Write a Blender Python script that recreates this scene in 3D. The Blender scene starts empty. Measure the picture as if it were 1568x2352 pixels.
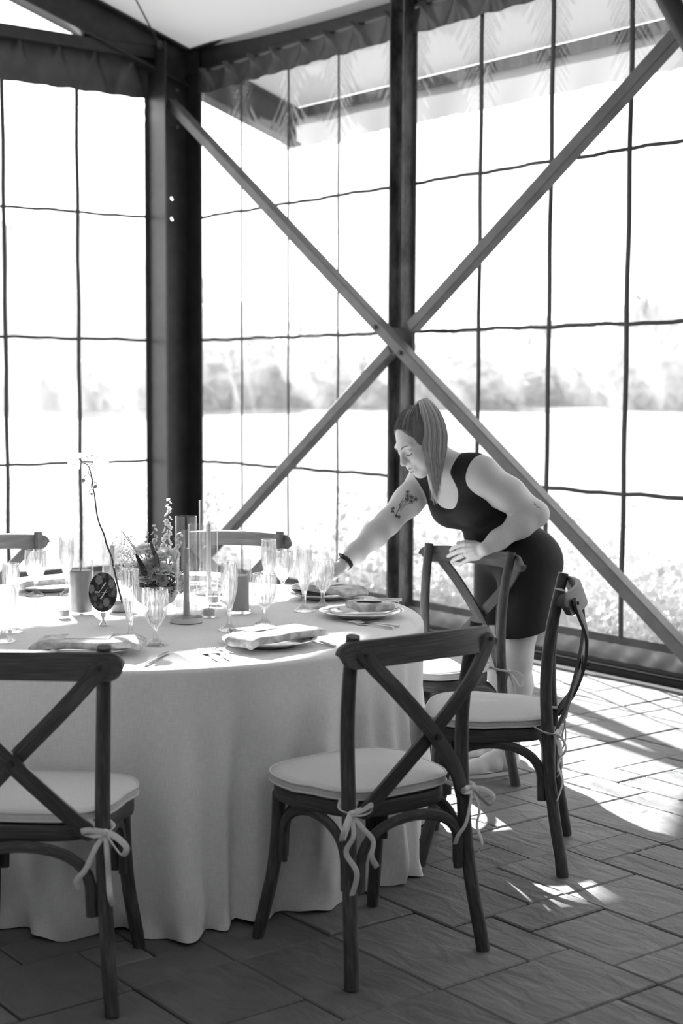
import bpy, bmesh, math, random
import numpy as np
from mathutils import Vector, Matrix, Quaternion
C = bpy.context.collection
SC = bpy.context.scene
random.seed(7); rng = np.random.default_rng(7)
PI = math.pi

# ---------------------------------------------------------------- camera
cam_d = bpy.data.cameras.new('camera'); cam = bpy.data.objects.new('camera', cam_d); C.objects.link(cam)
YAW, PITCH, ROLL = math.radians(52.463), math.radians(4.8127), math.radians(0.2277)
fw = Vector((-math.sin(YAW)*math.cos(PITCH), math.cos(YAW)*math.cos(PITCH), -math.sin(PITCH)))
r0 = Vector((math.cos(YAW), math.sin(YAW), 0)); u0 = r0.cross(fw)
rt = math.cos(ROLL)*r0 + math.sin(ROLL)*u0; up = -math.sin(ROLL)*r0 + math.cos(ROLL)*u0
M3 = Matrix((rt, up, -fw)).transposed()
cam.matrix_world = Matrix.Translation((9.8556, -6.0521, 1.55)) @ M3.to_4x4()
cam_d.sensor_fit = 'VERTICAL'; cam_d.sensor_height = 36; cam_d.lens = 3459.5/2352*36
cam_d.clip_end = 600; cam_d.clip_start = .05
cam_d.dof.use_dof = True; cam_d.dof.focus_distance = 5.0; cam_d.dof.aperture_fstop = 3.2
SC.camera = cam
# ---------------------------------------------------------------- world: bright hazy white sky
world = bpy.data.worlds.new('sky'); SC.world = world; world.use_nodes = True
wn = world.node_tree; wn.nodes['Background'].inputs[0].default_value = (1, 1, 1, 1)
wn.nodes['Background'].inputs[1].default_value = 2.1
# ---------------------------------------------------------------- sun
sun_d = bpy.data.lights.new('sun', 'SUN'); sun = bpy.data.objects.new('sun', sun_d); C.objects.link(sun)
sun_d.energy = 25.0; sun_d.angle = math.radians(.6)
sun_dir = Vector((-1.0, .342, .54)).normalized()
sun.rotation_euler = sun_dir.to_track_quat('Z', 'Y').to_euler(); sun.location = (-8, 3, 9)
# ---------------------------------------------------------------- exposure
SC.view_settings.view_transform = 'Standard'; SC.view_settings.look = 'None'
SC.view_settings.exposure = 0.62; SC.view_settings.gamma = 1.0; SC.view_settings.use_curve_mapping = False
SC.cycles.max_bounces = 10; SC.cycles.transparent_max_bounces = 24; SC.cycles.transmission_bounces = 10
SC.cycles.glossy_bounces = 4; SC.cycles.diffuse_bounces = 4; SC.cycles.caustics_refractive = False; SC.cycles.caustics_reflective = False
SC.cycles.sample_clamp_indirect = 6.0

# ================================================================ helpers
class MB:
    """collects vertices, faces and uvs; build() links them as one mesh object"""
    def __init__(s): s.v = []; s.f = []; s.uv = []
    def add(s, vs, fs, uvs=None):
        o = len(s.v); s.v += [tuple(p) for p in vs]
        for i, f in enumerate(fs):
            s.f.append([o+k for k in f]); s.uv.append(uvs[i] if uvs else [(0, 0)]*len(f))
        return s
    def box(s, c, size, R=None, bev=0):
        hx, hy, hz = [k/2 for k in size]; c = Vector(c)
        if bev <= 0:
            P = [Vector((x, y, z)) for z in (-hz, hz) for x, y in ((-hx, -hy), (hx, -hy), (hx, hy), (-hx, hy))]
            F = [(3, 2, 1, 0), (4, 5, 6, 7), (0, 1, 5, 4), (1, 2, 6, 5), (2, 3, 7, 6), (3, 0, 4, 7)]
        else:
            b = min(bev, hx*.9, hy*.9, hz*.9); P = []
            def ring(ix, iy, z):
                return [Vector(q) for q in ((-ix+b, -iy, z), (ix-b, -iy, z), (ix, -iy+b, z), (ix, iy-b, z), (ix-b, iy, z), (-ix+b, iy, z), (-ix, iy-b, z), (-ix, -iy+b, z))]
            for (d, z) in ((b, -hz), (0, -hz+b), (0, hz-b), (b, hz)): P += ring(hx-d, hy-d, z)
            F = [tuple(range(7, -1, -1)), tuple(range(24, 32))]
            for k in range(3):
                for i in range(8): F.append((k*8+i, k*8+(i+1) % 8, k*8+8+(i+1) % 8, k*8+8+i))
        if R is not None: P = [R @ p for p in P]
        uvs = []
        for f in F:
            n = (P[f[1]]-P[f[0]]).cross(P[f[2]]-P[f[1]]); a = max(range(3), key=lambda i: abs(n[i]))
            o = [i for i in range(3) if i != a]
            uvs.append([(P[k][o[0]], P[k][o[1]]) for k in f])
        return s.add([c+p for p in P], F, uvs)
    def bar(s, a, b, w, h, upv=(0, 0, 1), bev=0):
        a, b = Vector(a), Vector(b); d = b-a; L = d.length; z = d.normalized()
        x = Vector(upv).cross(z)
        if x.length < 1e-4: x = Vector((1, 0, 0))
        x.normalize(); y = z.cross(x)
        return s.box((a+b)/2, (w, h, L), Matrix((x, y, z)).transposed(), bev)
    def tube(s, pts, rad, n=10, cap=True, flat=1.0, upv=None, uvr=1.0):
        pts = [Vector(p) for p in pts]; m = len(pts)
        rad = [rad]*m if not hasattr(rad, '__len__') else list(rad)
        T = [(pts[min(i+1, m-1)]-pts[max(i-1, 0)]).normalized() for i in range(m)]
        ref = Vector(upv) if upv else (Vector((0, 0, 1)) if abs(T[0].z) < .9 else Vector((1, 0, 0)))
        x = ref.cross(T[0]); x = x.normalized() if x.length > 1e-6 else Vector((1, 0, 0))
        V = []; L = 0; ls = []
        for i in range(m):
            if i: L += (pts[i]-pts[i-1]).length
            ls.append(L); x = (x-T[i]*x.dot(T[i])).normalized(); y = T[i].cross(x)
            for k in range(n):
                a = 2*PI*k/n; V.append(pts[i]+(x*math.cos(a)+y*math.sin(a)*flat)*rad[i])
        F = []; U = []
        for i in range(m-1):
            for k in range(n):
                k2 = (k+1) % n
                F.append((i*n+k, i*n+k2, (i+1)*n+k2, (i+1)*n+k))
                c = 2*PI*uvr*max(rad)
                U.append([(k/n*c, ls[i]), ((k+1)/n*c, ls[i]), ((k+1)/n*c, ls[i+1]), (k/n*c, ls[i+1])])
        if cap:
            F.append(tuple(range(n-1, -1, -1))); U.append([(V[k].x, V[k].y) for k in F[-1]])
            F.append(tuple((m-1)*n+k for k in range(n))); U.append([(V[k].x, V[k].y) for k in F[-1]])
        return s.add(V, F, U)
    def lathe(s, prof, n=32, c=(0, 0, 0), rib=None, closed=False):
        """prof: (r, z) list; rib(i, angle) -> radius factor"""
        c = Vector(c); m = len(prof); V = []
        for i, (r, z) in enumerate(prof):
            for k in range(n):
                a = 2*PI*k/n; rr = r*(rib(i, a) if rib else 1)
                V.append(c+Vector((rr*math.cos(a), rr*math.sin(a), z)))
        F = []; U = []
        for i in range(m-1 if not closed else m):
            j = (i+1) % m
            for k in range(n):
                k2 = (k+1) % n; F.append((i*n+k, i*n+k2, j*n+k2, j*n+k))
                U.append([(k/n, i/m), ((k+1)/n, i/m), ((k+1)/n, (i+1)/m), (k/n, (i+1)/m)])
        if not closed:
            F.append(tuple(range(n-1, -1, -1))); U.append([(0, 0)]*n)
            F.append(tuple((m-1)*n+k for k in range(n))); U.append([(0, 0)]*n)
        return s.add(V, F, U)
    def grid(s, fn, nu, nv, closeu=False, uv=None):
        V = []; nn = nu if closeu else nu+1
        for j in range(nv+1):
            for i in range(nn): V.append(fn(i/nu, j/nv))
        F = []; U = []
        for j in range(nv):
            for i in range(nu):
                i2 = (i+1) % nn
                F.append((j*nn+i, j*nn+i2, (j+1)*nn+i2, (j+1)*nn+i))
                q = [(i/nu, j/nv), ((i+1)/nu, j/nv), ((i+1)/nu, (j+1)/nv), (i/nu, (j+1)/nv)]
                U.append([uv(*k) for k in q] if uv else q)
        return s.add(V, F, U)
    def prism(s, poly, z0, z1, bev=0, M=None):
        """polygon in xy extruded from z0 to z1; M maps local to world"""
        n = len(poly); P = [(x, y, z0) for x, y in poly]+[(x, y, z1) for x, y in poly]
        F = [tuple(range(n-1, -1, -1)), tuple(range(n, 2*n))]+[(i, (i+1) % n, n+(i+1) % n, n+i) for i in range(n)]
        U = [[(P[k][0], P[k][1]) for k in f] for f in F]
        if M is not None: P = [M @ Vector(p) for p in P]
        return s.add(P, F, U)
    def mesh(s, name, smooth=True, sharp=40):
        me = bpy.data.meshes.new(name); me.from_pydata(s.v, [], s.f)
        ul = me.uv_layers.new(name='UVMap')
        flat = [c for u in s.uv for p in u for c in p]
        ul.data.foreach_set('uv', flat)
        if smooth:
            me.shade_smooth()
            if sharp: me.set_sharp_from_angle(angle=math.radians(sharp))
        me.update(); return me
    def build(s, name, m, parent=None, smooth=True, sharp=40):
        return link(name, s.mesh(name, smooth, sharp), m, parent)
def link(name, me, m=None, parent=None):
    if m is not None and not me.materials: me.materials.append(m)
    o = bpy.data.objects.new(name, me); C.objects.link(o)
    if parent is not None: o.parent = parent
    return o
def thing(name, label, cat, loc=(0, 0, 0), rz=0, group=None):
    o = bpy.data.objects.new(name, None); C.objects.link(o); o.location = loc; o.rotation_euler = (0, 0, rz)
    o.empty_display_size = .05
    return tag(o, label, cat, group)
def tag(o, label=None, cat=None, group=None, kind=None):
    if label: o['label'] = label
    if cat: o['category'] = cat
    if group: o['group'] = group
    if kind: o['kind'] = kind
    return o
def struct(o): o['kind'] = 'structure'; return o
def copy_tree(o, parent=None):
    c = o.copy(); C.objects.link(c); c.parent = parent
    for ch in list(o.children): copy_tree(ch, c)
    return c
def lerp(a, b, t): return a+(b-a)*t
def cr(pts, n):
    """Catmull-Rom through points, n samples"""
    P = [np.array(p, float) for p in pts]; P = [2*P[0]-P[1]]+P+[2*P[-1]-P[-2]]; m = len(P)-3; out = []
    for i in range(n):
        t = i/(n-1)*m; k = min(int(t), m-1); t -= k; a, b, c, d = P[k:k+4]
        out.append(.5*((2*b)+(c-a)*t+(2*a-5*b+4*c-d)*t*t+(3*b-a-3*c+d)*t**3))
    return out

# ================================================================ materials (all neutral: the photograph is black and white)
def g4(v): return (v, v, v, 1)
def pmat(name, g, rough=.6, spec=.5, metal=0.0, trans=0.0, ior=1.45):
    m = bpy.data.materials.new(name); m.use_nodes = True; b = m.node_tree.nodes['Principled BSDF']
    b.inputs['Base Color'].default_value = g4(g); b.inputs['Roughness'].default_value = rough
    b.inputs['Specular IOR Level'].default_value = spec; b.inputs['Metallic'].default_value = metal
    b.inputs['Transmission Weight'].default_value = trans; b.inputs['IOR'].default_value = ior
    return m
def N(m, t, **kw):
    n = m.node_tree.nodes.new(t)
    for k, v in kw.items():
        if k in n.inputs: n.inputs[k].default_value = v
        else: setattr(n, k, v)
    return n
def L(m, a, b): m.node_tree.links.new(a, b)
def bsdf(m): return m.node_tree.nodes['Principled BSDF']
def noise(m, scale, detail=4, rough=.55, coord='Object', stretch=(1, 1, 1), rot=(0, 0, 0)):
    tc = N(m, 'ShaderNodeTexCoord'); mp = N(m, 'ShaderNodeMapping')
    mp.inputs['Scale'].default_value = stretch; mp.inputs['Rotation'].default_value = rot
    L(m, tc.outputs[coord], mp.inputs[0]); n = N(m, 'ShaderNodeTexNoise', Scale=scale, Detail=detail, Roughness=rough)
    L(m, mp.outputs[0], n.inputs['Vector']); return n.outputs['Fac']
def ramp(m, fac, stops):
    r = N(m, 'ShaderNodeValToRGB'); e = r.color_ramp.elements
    while len(e) < len(stops): e.new(.5)
    for i, (p, v) in enumerate(stops): e[i].position = p; e[i].color = g4(v)
    L(m, fac, r.inputs[0]); return r.outputs[0]
def math2(m, op, a, b):
    n = N(m, 'ShaderNodeMath', operation=op)
    for i, q in enumerate((a, b)):
        if isinstance(q, (int, float)): n.inputs[i].default_value = q
        else: L(m, q, n.inputs[i])
    return n.outputs[0]
def bump(m, h, strength=.3, dist=.01):
    b = N(m, 'ShaderNodeBump', Strength=strength, Distance=dist); L(m, h, b.inputs['Height'])
    L(m, b.outputs[0], bsdf(m).inputs['Normal']); return b
def base(m, col): L(m, col, bsdf(m).inputs['Base Color'])

def wood(name, lo, mid, hi, rough=.55):
    m = pmat(name, mid, rough, .35)
    a = noise(m, 1, 6, .66, 'UV', (380, 12, 1)); b = noise(m, 1, 3, .5, 'UV', (34, 5, 1))
    f = math2(m, 'ADD', math2(m, 'MULTIPLY', a, .62), math2(m, 'MULTIPLY', b, .38))
    base(m, ramp(m, f, [(.3, lo), (.5, mid), (.72, hi)])); bump(m, a, .28, .002); return m
WOOD = wood('weathered_wood', .022, .066, .16)
def weave(name, g, sc=900, var=.1, rough=.85, strength=.25, trans=0.0, coord='UV', mott=.0):
    m = pmat(name, g, rough, .15)
    a = noise(m, 1, 3, .6, coord, (sc, sc*.045, sc*.3)); b = noise(m, 1, 3, .6, coord, (sc*.045, sc, sc*.3))
    f = math2(m, 'ADD', math2(m, 'MULTIPLY', a, .5), math2(m, 'MULTIPLY', b, .5))
    base(m, ramp(m, f, [(.32, g*(1-var*1.6)), (.68, min(.95, g*(1+var)))])); bump(m, f, strength, .0015); return m
LINEN = weave('table_linen', .84, 640, .11, .9, .4)
CANVAS = weave('cushion_canvas', .64, 900, .1, .9, .25)
TIE = weave('tie_fabric', .66, 700, .1, .9, .2, coord='Object')
def napkin_mat():
    m = pmat('printed_napkin', .62, .85, .15)
    f = noise(m, 26, 5, .6); base(m, ramp(m, f, [(.40, .42), (.50, .58), (.58, .76)])); bump(m, noise(m, 500), .2, .001); return m
NAPKIN = napkin_mat()
STEEL = pmat('painted_steel', .035, .45, .5)
_n = noise(STEEL, 7, 5); base(STEEL, ramp(STEEL, _n, [(.3, .016), (.7, .036)])); bump(STEEL, noise(STEEL, 90), .08, .002)
BRACE = pmat('brace_steel', .11, .5, .5)
base(BRACE, ramp(BRACE, noise(BRACE, 6, 5), [(.3, .085), (.7, .14)]))
MOTTLED = pmat('weathered_steel', .09, .6, .4)
base(MOTTLED, ramp(MOTTLED, noise(MOTTLED, 9, 6, .7, 'Object', (1, 1, .35)), [(.38, .03), (.62, .16)]))
SEAM = pmat('curtain_webbing', .05, .55, .4)
def opaque_vinyl():
    m = pmat('dark_vinyl', .06, .35, .5)
    base(m, ramp(m, noise(m, 6, 4), [(.3, .045), (.7, .085)])); bump(m, noise(m, 5, 3, .5, 'Object', (1, 1, .3)), .25, .02); return m
DVINYL = opaque_vinyl()
SKIRTM = pmat('grey_vinyl', .26, .45, .5)
RUBBER = pmat('black_rubber', .015, .35, .5)
GLOSSBLK = pmat('black_rail', .02, .18, .6)
def schlick(m, f0):
    lw = N(m, 'ShaderNodeLayerWeight'); lw.inputs['Blend'].default_value = .5
    return math2(m, 'ADD', math2(m, 'MULTIPLY', math2(m, 'POWER', lw.outputs['Facing'], 5.0), 1-f0), f0)
def clear_vinyl():
    m = bpy.data.materials.new('clear_vinyl'); m.use_nodes = True; nt = m.node_tree; nt.nodes.clear()
    out = N(m, 'ShaderNodeOutputMaterial'); tr = N(m, 'ShaderNodeBsdfTransparent'); tr.inputs[0].default_value = g4(.97)
    gl = N(m, 'ShaderNodeBsdfGlossy', Roughness=.06); gl.inputs[0].default_value = g4(1)
    hz = N(m, 'ShaderNodeBsdfTranslucent'); hz.inputs[0].default_value = g4(.9)
    fr = schlick(m, .035); mx = N(m, 'ShaderNodeMixShader'); mx2 = N(m, 'ShaderNodeMixShader')
    f = noise(m, 2.2, 5, .6, 'Object', (1, 1, .5))
    hf = N(m, 'ShaderNodeMapRange'); hf.inputs['To Min'].default_value = .045; hf.inputs['To Max'].default_value = .10
    hf.inputs['From Min'].default_value = .35; hf.inputs['From Max'].default_value = .7
    L(m, f, hf.inputs['Value'])
    at = N(m, 'ShaderNodeAttribute'); at.attribute_name = 'crease'
    L(m, math2(m, 'ADD', hf.outputs[0], at.outputs['Fac']), mx2.inputs[0]); L(m, tr.outputs[0], mx2.inputs[1]); L(m, hz.outputs[0], mx2.inputs[2])
    L(m, fr, mx.inputs[0]); L(m, mx2.outputs[0], mx.inputs[1]); L(m, gl.outputs[0], mx.inputs[2])
    L(m, mx.outputs[0], out.inputs[0]); return m
VINYL = clear_vinyl()
def translucent(name, refl, tl, rough=1.0, mixf=.5):
    m = bpy.data.materials.new(name); m.use_nodes = True; m.node_tree.nodes.clear()
    out = N(m, 'ShaderNodeOutputMaterial'); d = N(m, 'ShaderNodeBsdfDiffuse'); d.inputs[0].default_value = g4(refl)
    t = N(m, 'ShaderNodeBsdfTranslucent'); t.inputs[0].default_value = g4(tl); mx = N(m, 'ShaderNodeMixShader'); mx.inputs[0].default_value = mixf
    L(m, d.outputs[0], mx.inputs[1]); L(m, t.outputs[0], mx.inputs[2]); L(m, mx.outputs[0], out.inputs[0]); return m
ROOF = translucent('white_roof_fabric', .82, .13, mixf=.3)
AWN = translucent('awning_fabric', .6, .22, mixf=.6)
def clear_glass(name, mixf, tint=.97):
    m = bpy.data.materials.new(name); m.use_nodes = True; m.node_tree.nodes.clear()
    out = N(m, 'ShaderNodeOutputMaterial'); g = N(m, 'ShaderNodeBsdfGlass', IOR=1.48, Roughness=.0); g.inputs[0].default_value = g4(1)
    t = N(m, 'ShaderNodeBsdfTransparent'); t.inputs[0].default_value = g4(tint)
    gl = N(m, 'ShaderNodeBsdfGlossy', Roughness=.03); fr = schlick(m, .04)
    m1 = N(m, 'ShaderNodeMixShader'); L(m, fr, m1.inputs[0]); L(m, t.outputs[0], m1.inputs[1]); L(m, gl.outputs[0], m1.inputs[2])
    m2 = N(m, 'ShaderNodeMixShader'); m2.inputs[0].default_value = mixf
    L(m, m1.outputs[0], m2.inputs[1]); L(m, g.outputs[0], m2.inputs[2]); L(m, m2.outputs[0], out.inputs[0]); return m
CRYSTAL = clear_glass('cut_crystal', .38, .995)
THINGLASS = clear_glass('thin_glass', .03, .985)
WAXW = pmat('ivory_wax', .62, .5, .4); WAXG = pmat('grey_wax', .27, .5, .4)
for _w in (WAXW, WAXG): bsdf(_w).inputs['Subsurface Weight'].default_value = .0
WICK = pmat('wick', .05, .9)
CERAMIC = pmat('matt_ceramic', .66, .5, .4)
SILVER = pmat('silver_metal', .75, .16, .5, 1.0)
CHINA = pmat('white_china', .82, .12, .6)
PAPER = pmat('cream_card', .80, .8, .2)
LINESHADE = pmat('dark_line_and_shade', .03, .7, .2)

# ================================================================ structure: floor
def stone():
    m = pmat('cleft_stone', .3, .62, .4)
    tc = N(m, 'ShaderNodeTexCoord'); oi = N(m, 'ShaderNodeObjectInfo'); off = N(m, 'ShaderNodeVectorMath', operation='SCALE')
    cmb = N(m, 'ShaderNodeCombineXYZ')
    for k in range(3): L(m, oi.outputs['Random'], cmb.inputs[k])
    L(m, cmb.outputs[0], off.inputs[0]); off.inputs['Scale'].default_value = 37
    add = N(m, 'ShaderNodeVectorMath', operation='ADD'); L(m, tc.outputs['Object'], add.inputs[0]); L(m, off.outputs[0], add.inputs[1])
    def nz(scale, det, st, rough=.55, dist=0.0):
        mp = N(m, 'ShaderNodeMapping'); mp.inputs['Scale'].default_value = st; mp.inputs['Rotation'].default_value = (0, 0, .9)
        L(m, add.outputs[0], mp.inputs[0]); n = N(m, 'ShaderNodeTexNoise', Scale=scale, Detail=det, Roughness=rough, Distortion=dist)
        L(m, mp.outputs[0], n.inputs['Vector']); return n.outputs['Fac']
    cl = nz(5.5, 5, (1, 2.6, 1), .5, .6); fine = nz(160, 2, (1, 1, 1)); big = nz(6, 4, (1, 1, 1))
    f = math2(m, 'ADD', math2(m, 'MULTIPLY', big, .55), math2(m, 'MULTIPLY', oi.outputs['Random'], .3))
    f = math2(m, 'ADD', f, math2(m, 'MULTIPLY', fine, .15))
    base(m, ramp(m, f, [(.3, .10), (.7, .175)]))
    h = math2(m, 'ADD', math2(m, 'MULTIPLY', cl, 1.0), math2(m, 'MULTIPLY', fine, .04)); bump(m, h, .6, .022); return m
STONE = stone()
MORTAR = pmat('joint_sand', .025, .95, .1)
floor = struct(MB().box((5.5, -5.5, -.06), (17, 15, .06)).build('floor', MORTAR, smooth=False))
GX, GY, UX, UY = 6.71, -2.76, .1585, .1577
occ = {}
rects = [(0, 0, 1, 2), (1, 0, 2, 2), (3, 0, 1, 2), (0, 2, 2, 1), (2, 2, 2, 3), (-2, 0, 2, 1), (-3, -1, 1, 2), (-3, 1, 3, 2), (-1, 3, 3, 2), (-1, 5, 3, 2),
         (-1, 7, 2, 2), (0, -2, 2, 2), (-2, -2, 2, 2), (-2, -4, 1, 2), (-1, -3, 2, 1), (-4, -4, 2, 3), (-4, -6, 3, 2), (-3, 9, 2, 2), (-1, -4, 2, 1), (-6, -6, 2, 2)]
for r in rects:
    for i in range(r[0], r[0]+r[2]):
        for j in range(r[1], r[1]+r[3]): occ[i, j] = 1
ilo, ihi, jlo, jhi = int((0-GX)/UX), int((11-GX)/UX), int((GY-0)/UY), int((GY+8.0)/UY)
prng = random.Random(11)
for j in range(jlo, jhi):
    for i in range(ilo, ihi):
        if (i, j) in occ: continue
        opts = [(1, 2), (2, 1), (2, 2), (2, 2), (2, 3), (3, 2), (3, 2), (2, 3)]; prng.shuffle(opts); opts.append((1, 1))
        for w, h in opts:
            if all((i+a, j+b) not in occ and i+a < ihi+1 and j+b < jhi+1 for a in range(w) for b in range(h)): break
        for a in range(w):
            for b in range(h): occ[i+a, j+b] = 1
        rects.append((i, j, w, h))
def in_view(p, mx=.08):
    d = Vector(p)-cam.matrix_world.translation; z = d.dot(fw)
    if z < .5: return False
    return abs(d.dot(rt)/z) < 784/3459.5+mx and abs(d.dot(up)/z) < 1176/3459.5+mx
pav_mesh = {}; rest = MB(); rest_sz = []; n_pav = 0
def paver_mesh(w, h):
    if (w, h) not in pav_mesh:
        b = MB().box((0, 0, -.015), (w*UX-.006, h*UY-.006, .03), bev=.004); pav_mesh[w, h] = b.mesh('paver', False); pav_mesh[w, h].materials.append(STONE)
    return pav_mesh[w, h]
cands = []
for (i, j, w, h) in rects:
    c = Vector((GX+(i+w/2)*UX, GY-(j+h/2)*UY, prng.uniform(-.002, .0025)))
    vis = in_view(c) and (c.xy-Vector((5.39, -3.51))).length > .80
    cands.append(((c-cam.matrix_world.translation).length, vis, c, w, h))
cands.sort(key=lambda q: q[0])
for d, vis, c, w, h in cands:
    if vis and n_pav < 300:
        o = link('paver', paver_mesh(w, h), None, floor); n_pav += 1
        o.location = c; o.rotation_euler = (prng.gauss(0, .004), prng.gauss(0, .004), 0)
    else: rest.box(c+Vector((0, 0, -.015)), (w*UX-.006, h*UY-.006, .03))
tag(rest.build('more_pavers', STONE, floor, False), kind='stuff')

# ================================================================ structure: steel frame
def ibeam_v(name, x0, x1, y0, y1, z0, z1, web_at, along, m, tw=.016, holes=None):
    """upright H section: flanges at both ends of the axis 'along', web between them"""
    b = MB(); cz, hz = (z0+z1)/2, z1-z0
    if along == 'y':
        b.box(((x0+x1)/2, y0+tw/2, cz), (x1-x0, tw, hz)); b.box(((x0+x1)/2, y1-tw/2, cz), (x1-x0, tw, hz))
        zs = [z0]+sum([[h-.013, h+.013] for h in (holes or [])], [])+[z1]; yc = (y0+y1)/2+.01; s = .013
        for k in range(len(zs)-1):
            a, c = zs[k], zs[k+1]
            if k % 2 == 0: b.box((web_at, (y0+y1)/2, (a+c)/2), (tw, y1-y0-2*tw, c-a))
            else:
                b.box((web_at, (y0+tw+yc-s)/2, (a+c)/2), (tw, yc-s-y0-tw, c-a)); b.box((web_at, (yc+s+y1-tw)/2, (a+c)/2), (tw, y1-tw-yc-s, c-a))
                for sy in (-1, 1):
                    for sz in (-1, 1):   # clip the corners so the hole reads round
                        P = [(yc+sy*s, (a+c)/2+sz*s), (yc+sy*s, (a+c)/2+sz*s*.35), (yc+sy*s*.35, (a+c)/2+sz*s)]
                        b.add([(web_at-tw/2, *p) for p in P]+[(web_at+tw/2, *p) for p in P], [(0, 1, 2), (3, 5, 4), (0, 3, 4, 1), (1, 4, 5, 2), (2, 5, 3, 0)])
    else:
        b.box((x0+tw/2, (y0+y1)/2, cz), (tw, y1-y0, hz)); b.box((x1-tw/2, (y0+y1)/2, cz), (tw, y1-y0, hz))
        b.box(((x0+x1)/2, web_at, cz), (x1-x0-2*tw, tw, hz))
    return struct(b.build(name, m, smooth=False))
col0 = ibeam_v('corner_column', 0, .25, -.30, 0, 0, 4.02, .07, 'y', STEEL, holes=(2.78, 2.93))
MB().box((.125, -.15, .012), (.34, .36, .024), bev=.004).build('base_plate', STEEL, col0, False)
for y, z in ((-.25, 3.58), (-.1, 3.58), (-.25, 3.72), (-.1, 3.72), (-.22, 3.45), (-.1, 3.45)):
    MB().tube([(.075, y, z), (.098, y, z)], .014, 8).build('bolt', BRACE, col0)
MB().box((.085, -.15, 3.62), (.012, .24, .34)).build('gusset', STEEL, col0, False)
post = ibeam_v('wall_post', 2.555, 2.693, -.085, .0, 0, 3.95, -.012, 'x', MOTTLED, .014)
col1 = ibeam_v('frame_column', 5.115, 5.365, -.30, 0, 0, 3.95, 5.2, 'y', STEEL)
col2 = ibeam_v('gable_column', 0, .25, -5.95, -5.65, 0, 5.7, .07, 'y', STEEL)
# eave beam with its lower flange, left wall header
eb = MB(); eb.box((6.9, .02, 3.925), (14, .012, .19)); eb.box((6.9, .02, 3.838), (14, .10, .014)); eb.box((6.9, .02, 4.01), (14, .12, .014))
struct(eb.build('eave_beam', STEEL, smooth=False))
hb = MB(); hb.box((.06, -6.05, 3.958), (.12, 11.5, .085), bev=.006); struct(hb.build('header_beam', STEEL, smooth=False))
def roof_z(y): return 4.05-.32*y if y > -6.1 else 4.05+.32*6.1-.32*(-6.1-y)
def rafter(name, x, ya, yb, depth=.28):
    b = MB(); za, zb = roof_z(ya)-.03, roof_z(yb)-.03
    for dz, w, h in ((-.008, .14, .016), (-depth/2, .014, depth-.03), (-depth+.008, .14, .016)):
        b.bar((x, ya, za+dz), (x, yb, zb+dz), w, h, (0, 0, 1)) if False else None
        n = [(x-w/2, ya, za+dz-h/2), (x+w/2, ya, za+dz-h/2), (x+w/2, ya, za+dz+h/2), (x-w/2, ya, za+dz+h/2)]
        q = [(x-w/2, yb, zb+dz-h/2), (x+w/2, yb, zb+dz-h/2), (x+w/2, yb, zb+dz+h/2), (x-w/2, yb, zb+dz+h/2)]
        b.add(n+q, [(3, 2, 1, 0), (4, 5, 6, 7), (0, 1, 5, 4), (1, 2, 6, 5), (2, 3, 7, 6), (3, 0, 4, 7)])
    return struct(b.build(name, STEEL, smooth=False))
for x in (.07, 5.24, 10.48):
    rafter('rafter', x, 1.0, -6.1); rafter('rafter', x, -13.2, -6.1)
kb = MB(); kb.tube([(4.60, -.28, 3.887), (5.10, -.28, 3.115)], .055, 16); tag(struct(kb.build('knee_brace', STEEL)), 'round dark steel knee brace in the top corner')
# outer eave purlin with hanging awning strip, roof fabric
struct(MB().box((6.9, 1.0, 3.665), (14.2, .07, .075)).build('eave_purlin', MOTTLED, smooth=False))
rf = MB()
def roof_fn(y0, y1, z_add=0.0):
    def f(u, v):
        x = lerp(-.12, 14, u); y = lerp(y0, y1, v); sag = .13*abs(math.sin(PI*max(x, 0)/5.24))**.8*(1-.5*min(1, abs(y)/6))
        return (x, y, roof_z(y)-.0-sag*(1 if y < .2 else max(0, 1-(y-.2)/.8))+z_add)
    return f
rf.grid(roof_fn(1.02, 0), 90, 3); rf.grid(roof_fn(0, -6.1), 90, 8); rf.grid(roof_fn(-6.1, -13.2), 60, 6)
struct(rf.build('ceiling', ROOF, sharp=None))
aw = MB(); arng = random.Random(3); ab = [3.405+arng.uniform(-.006, .006) for _ in range(241)]
def awfn(u, v):
    x = -.12+14*u; k = int(u*240); z = lerp(3.64, ab[k], v)
    if abs(x-.62) < .06 and v > .8: z -= .035
    return (x, 1.0+.012*math.sin(x*9)*v, z)
aw.grid(awfn, 240, 3); tag(aw.build('awning_strip', AWN, sharp=None), 'pale translucent awning strip hanging from the outer eave', 'awning')
awg = MB(); awg.grid(lambda u, v: (0.0-.01, lerp(.02, 1.0, u), lerp(roof_z(lerp(.02, 1, u))-.05, roof_z(lerp(.02, 1, u))-.30, v)), 10, 2)
struct(awg.build('trim_1', AWN))
# dark walls out of view, added to darken the near side of the hall
DARKW = pmat('dark_unseen_wall', .07, .7, .3); base(DARKW, ramp(DARKW, noise(DARKW, 3, 4, .6, 'Object', (1, 1, .2)), [(.3, .05), (.7, .1)]))
struct(MB().box((14.1, -6.1, 2.2), (.1, 14.2, 4.4)).build('wall_back_unseen', DARKW, smooth=False))
struct(MB().box((7, -13.1, 1.9), (14.2, .1, 3.8)).build('wall_front_unseen', DARKW, smooth=False))
struct(MB().box((.08, -9.55, 2.3), (.1, 7.1, 4.6)).build('wall_left_unseen', DARKW, smooth=False))
struct(MB().box((11.2, -.05, 1.95), (5.7, .1, 3.9)).build('wall_right_unseen', DARKW, smooth=False))

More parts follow.
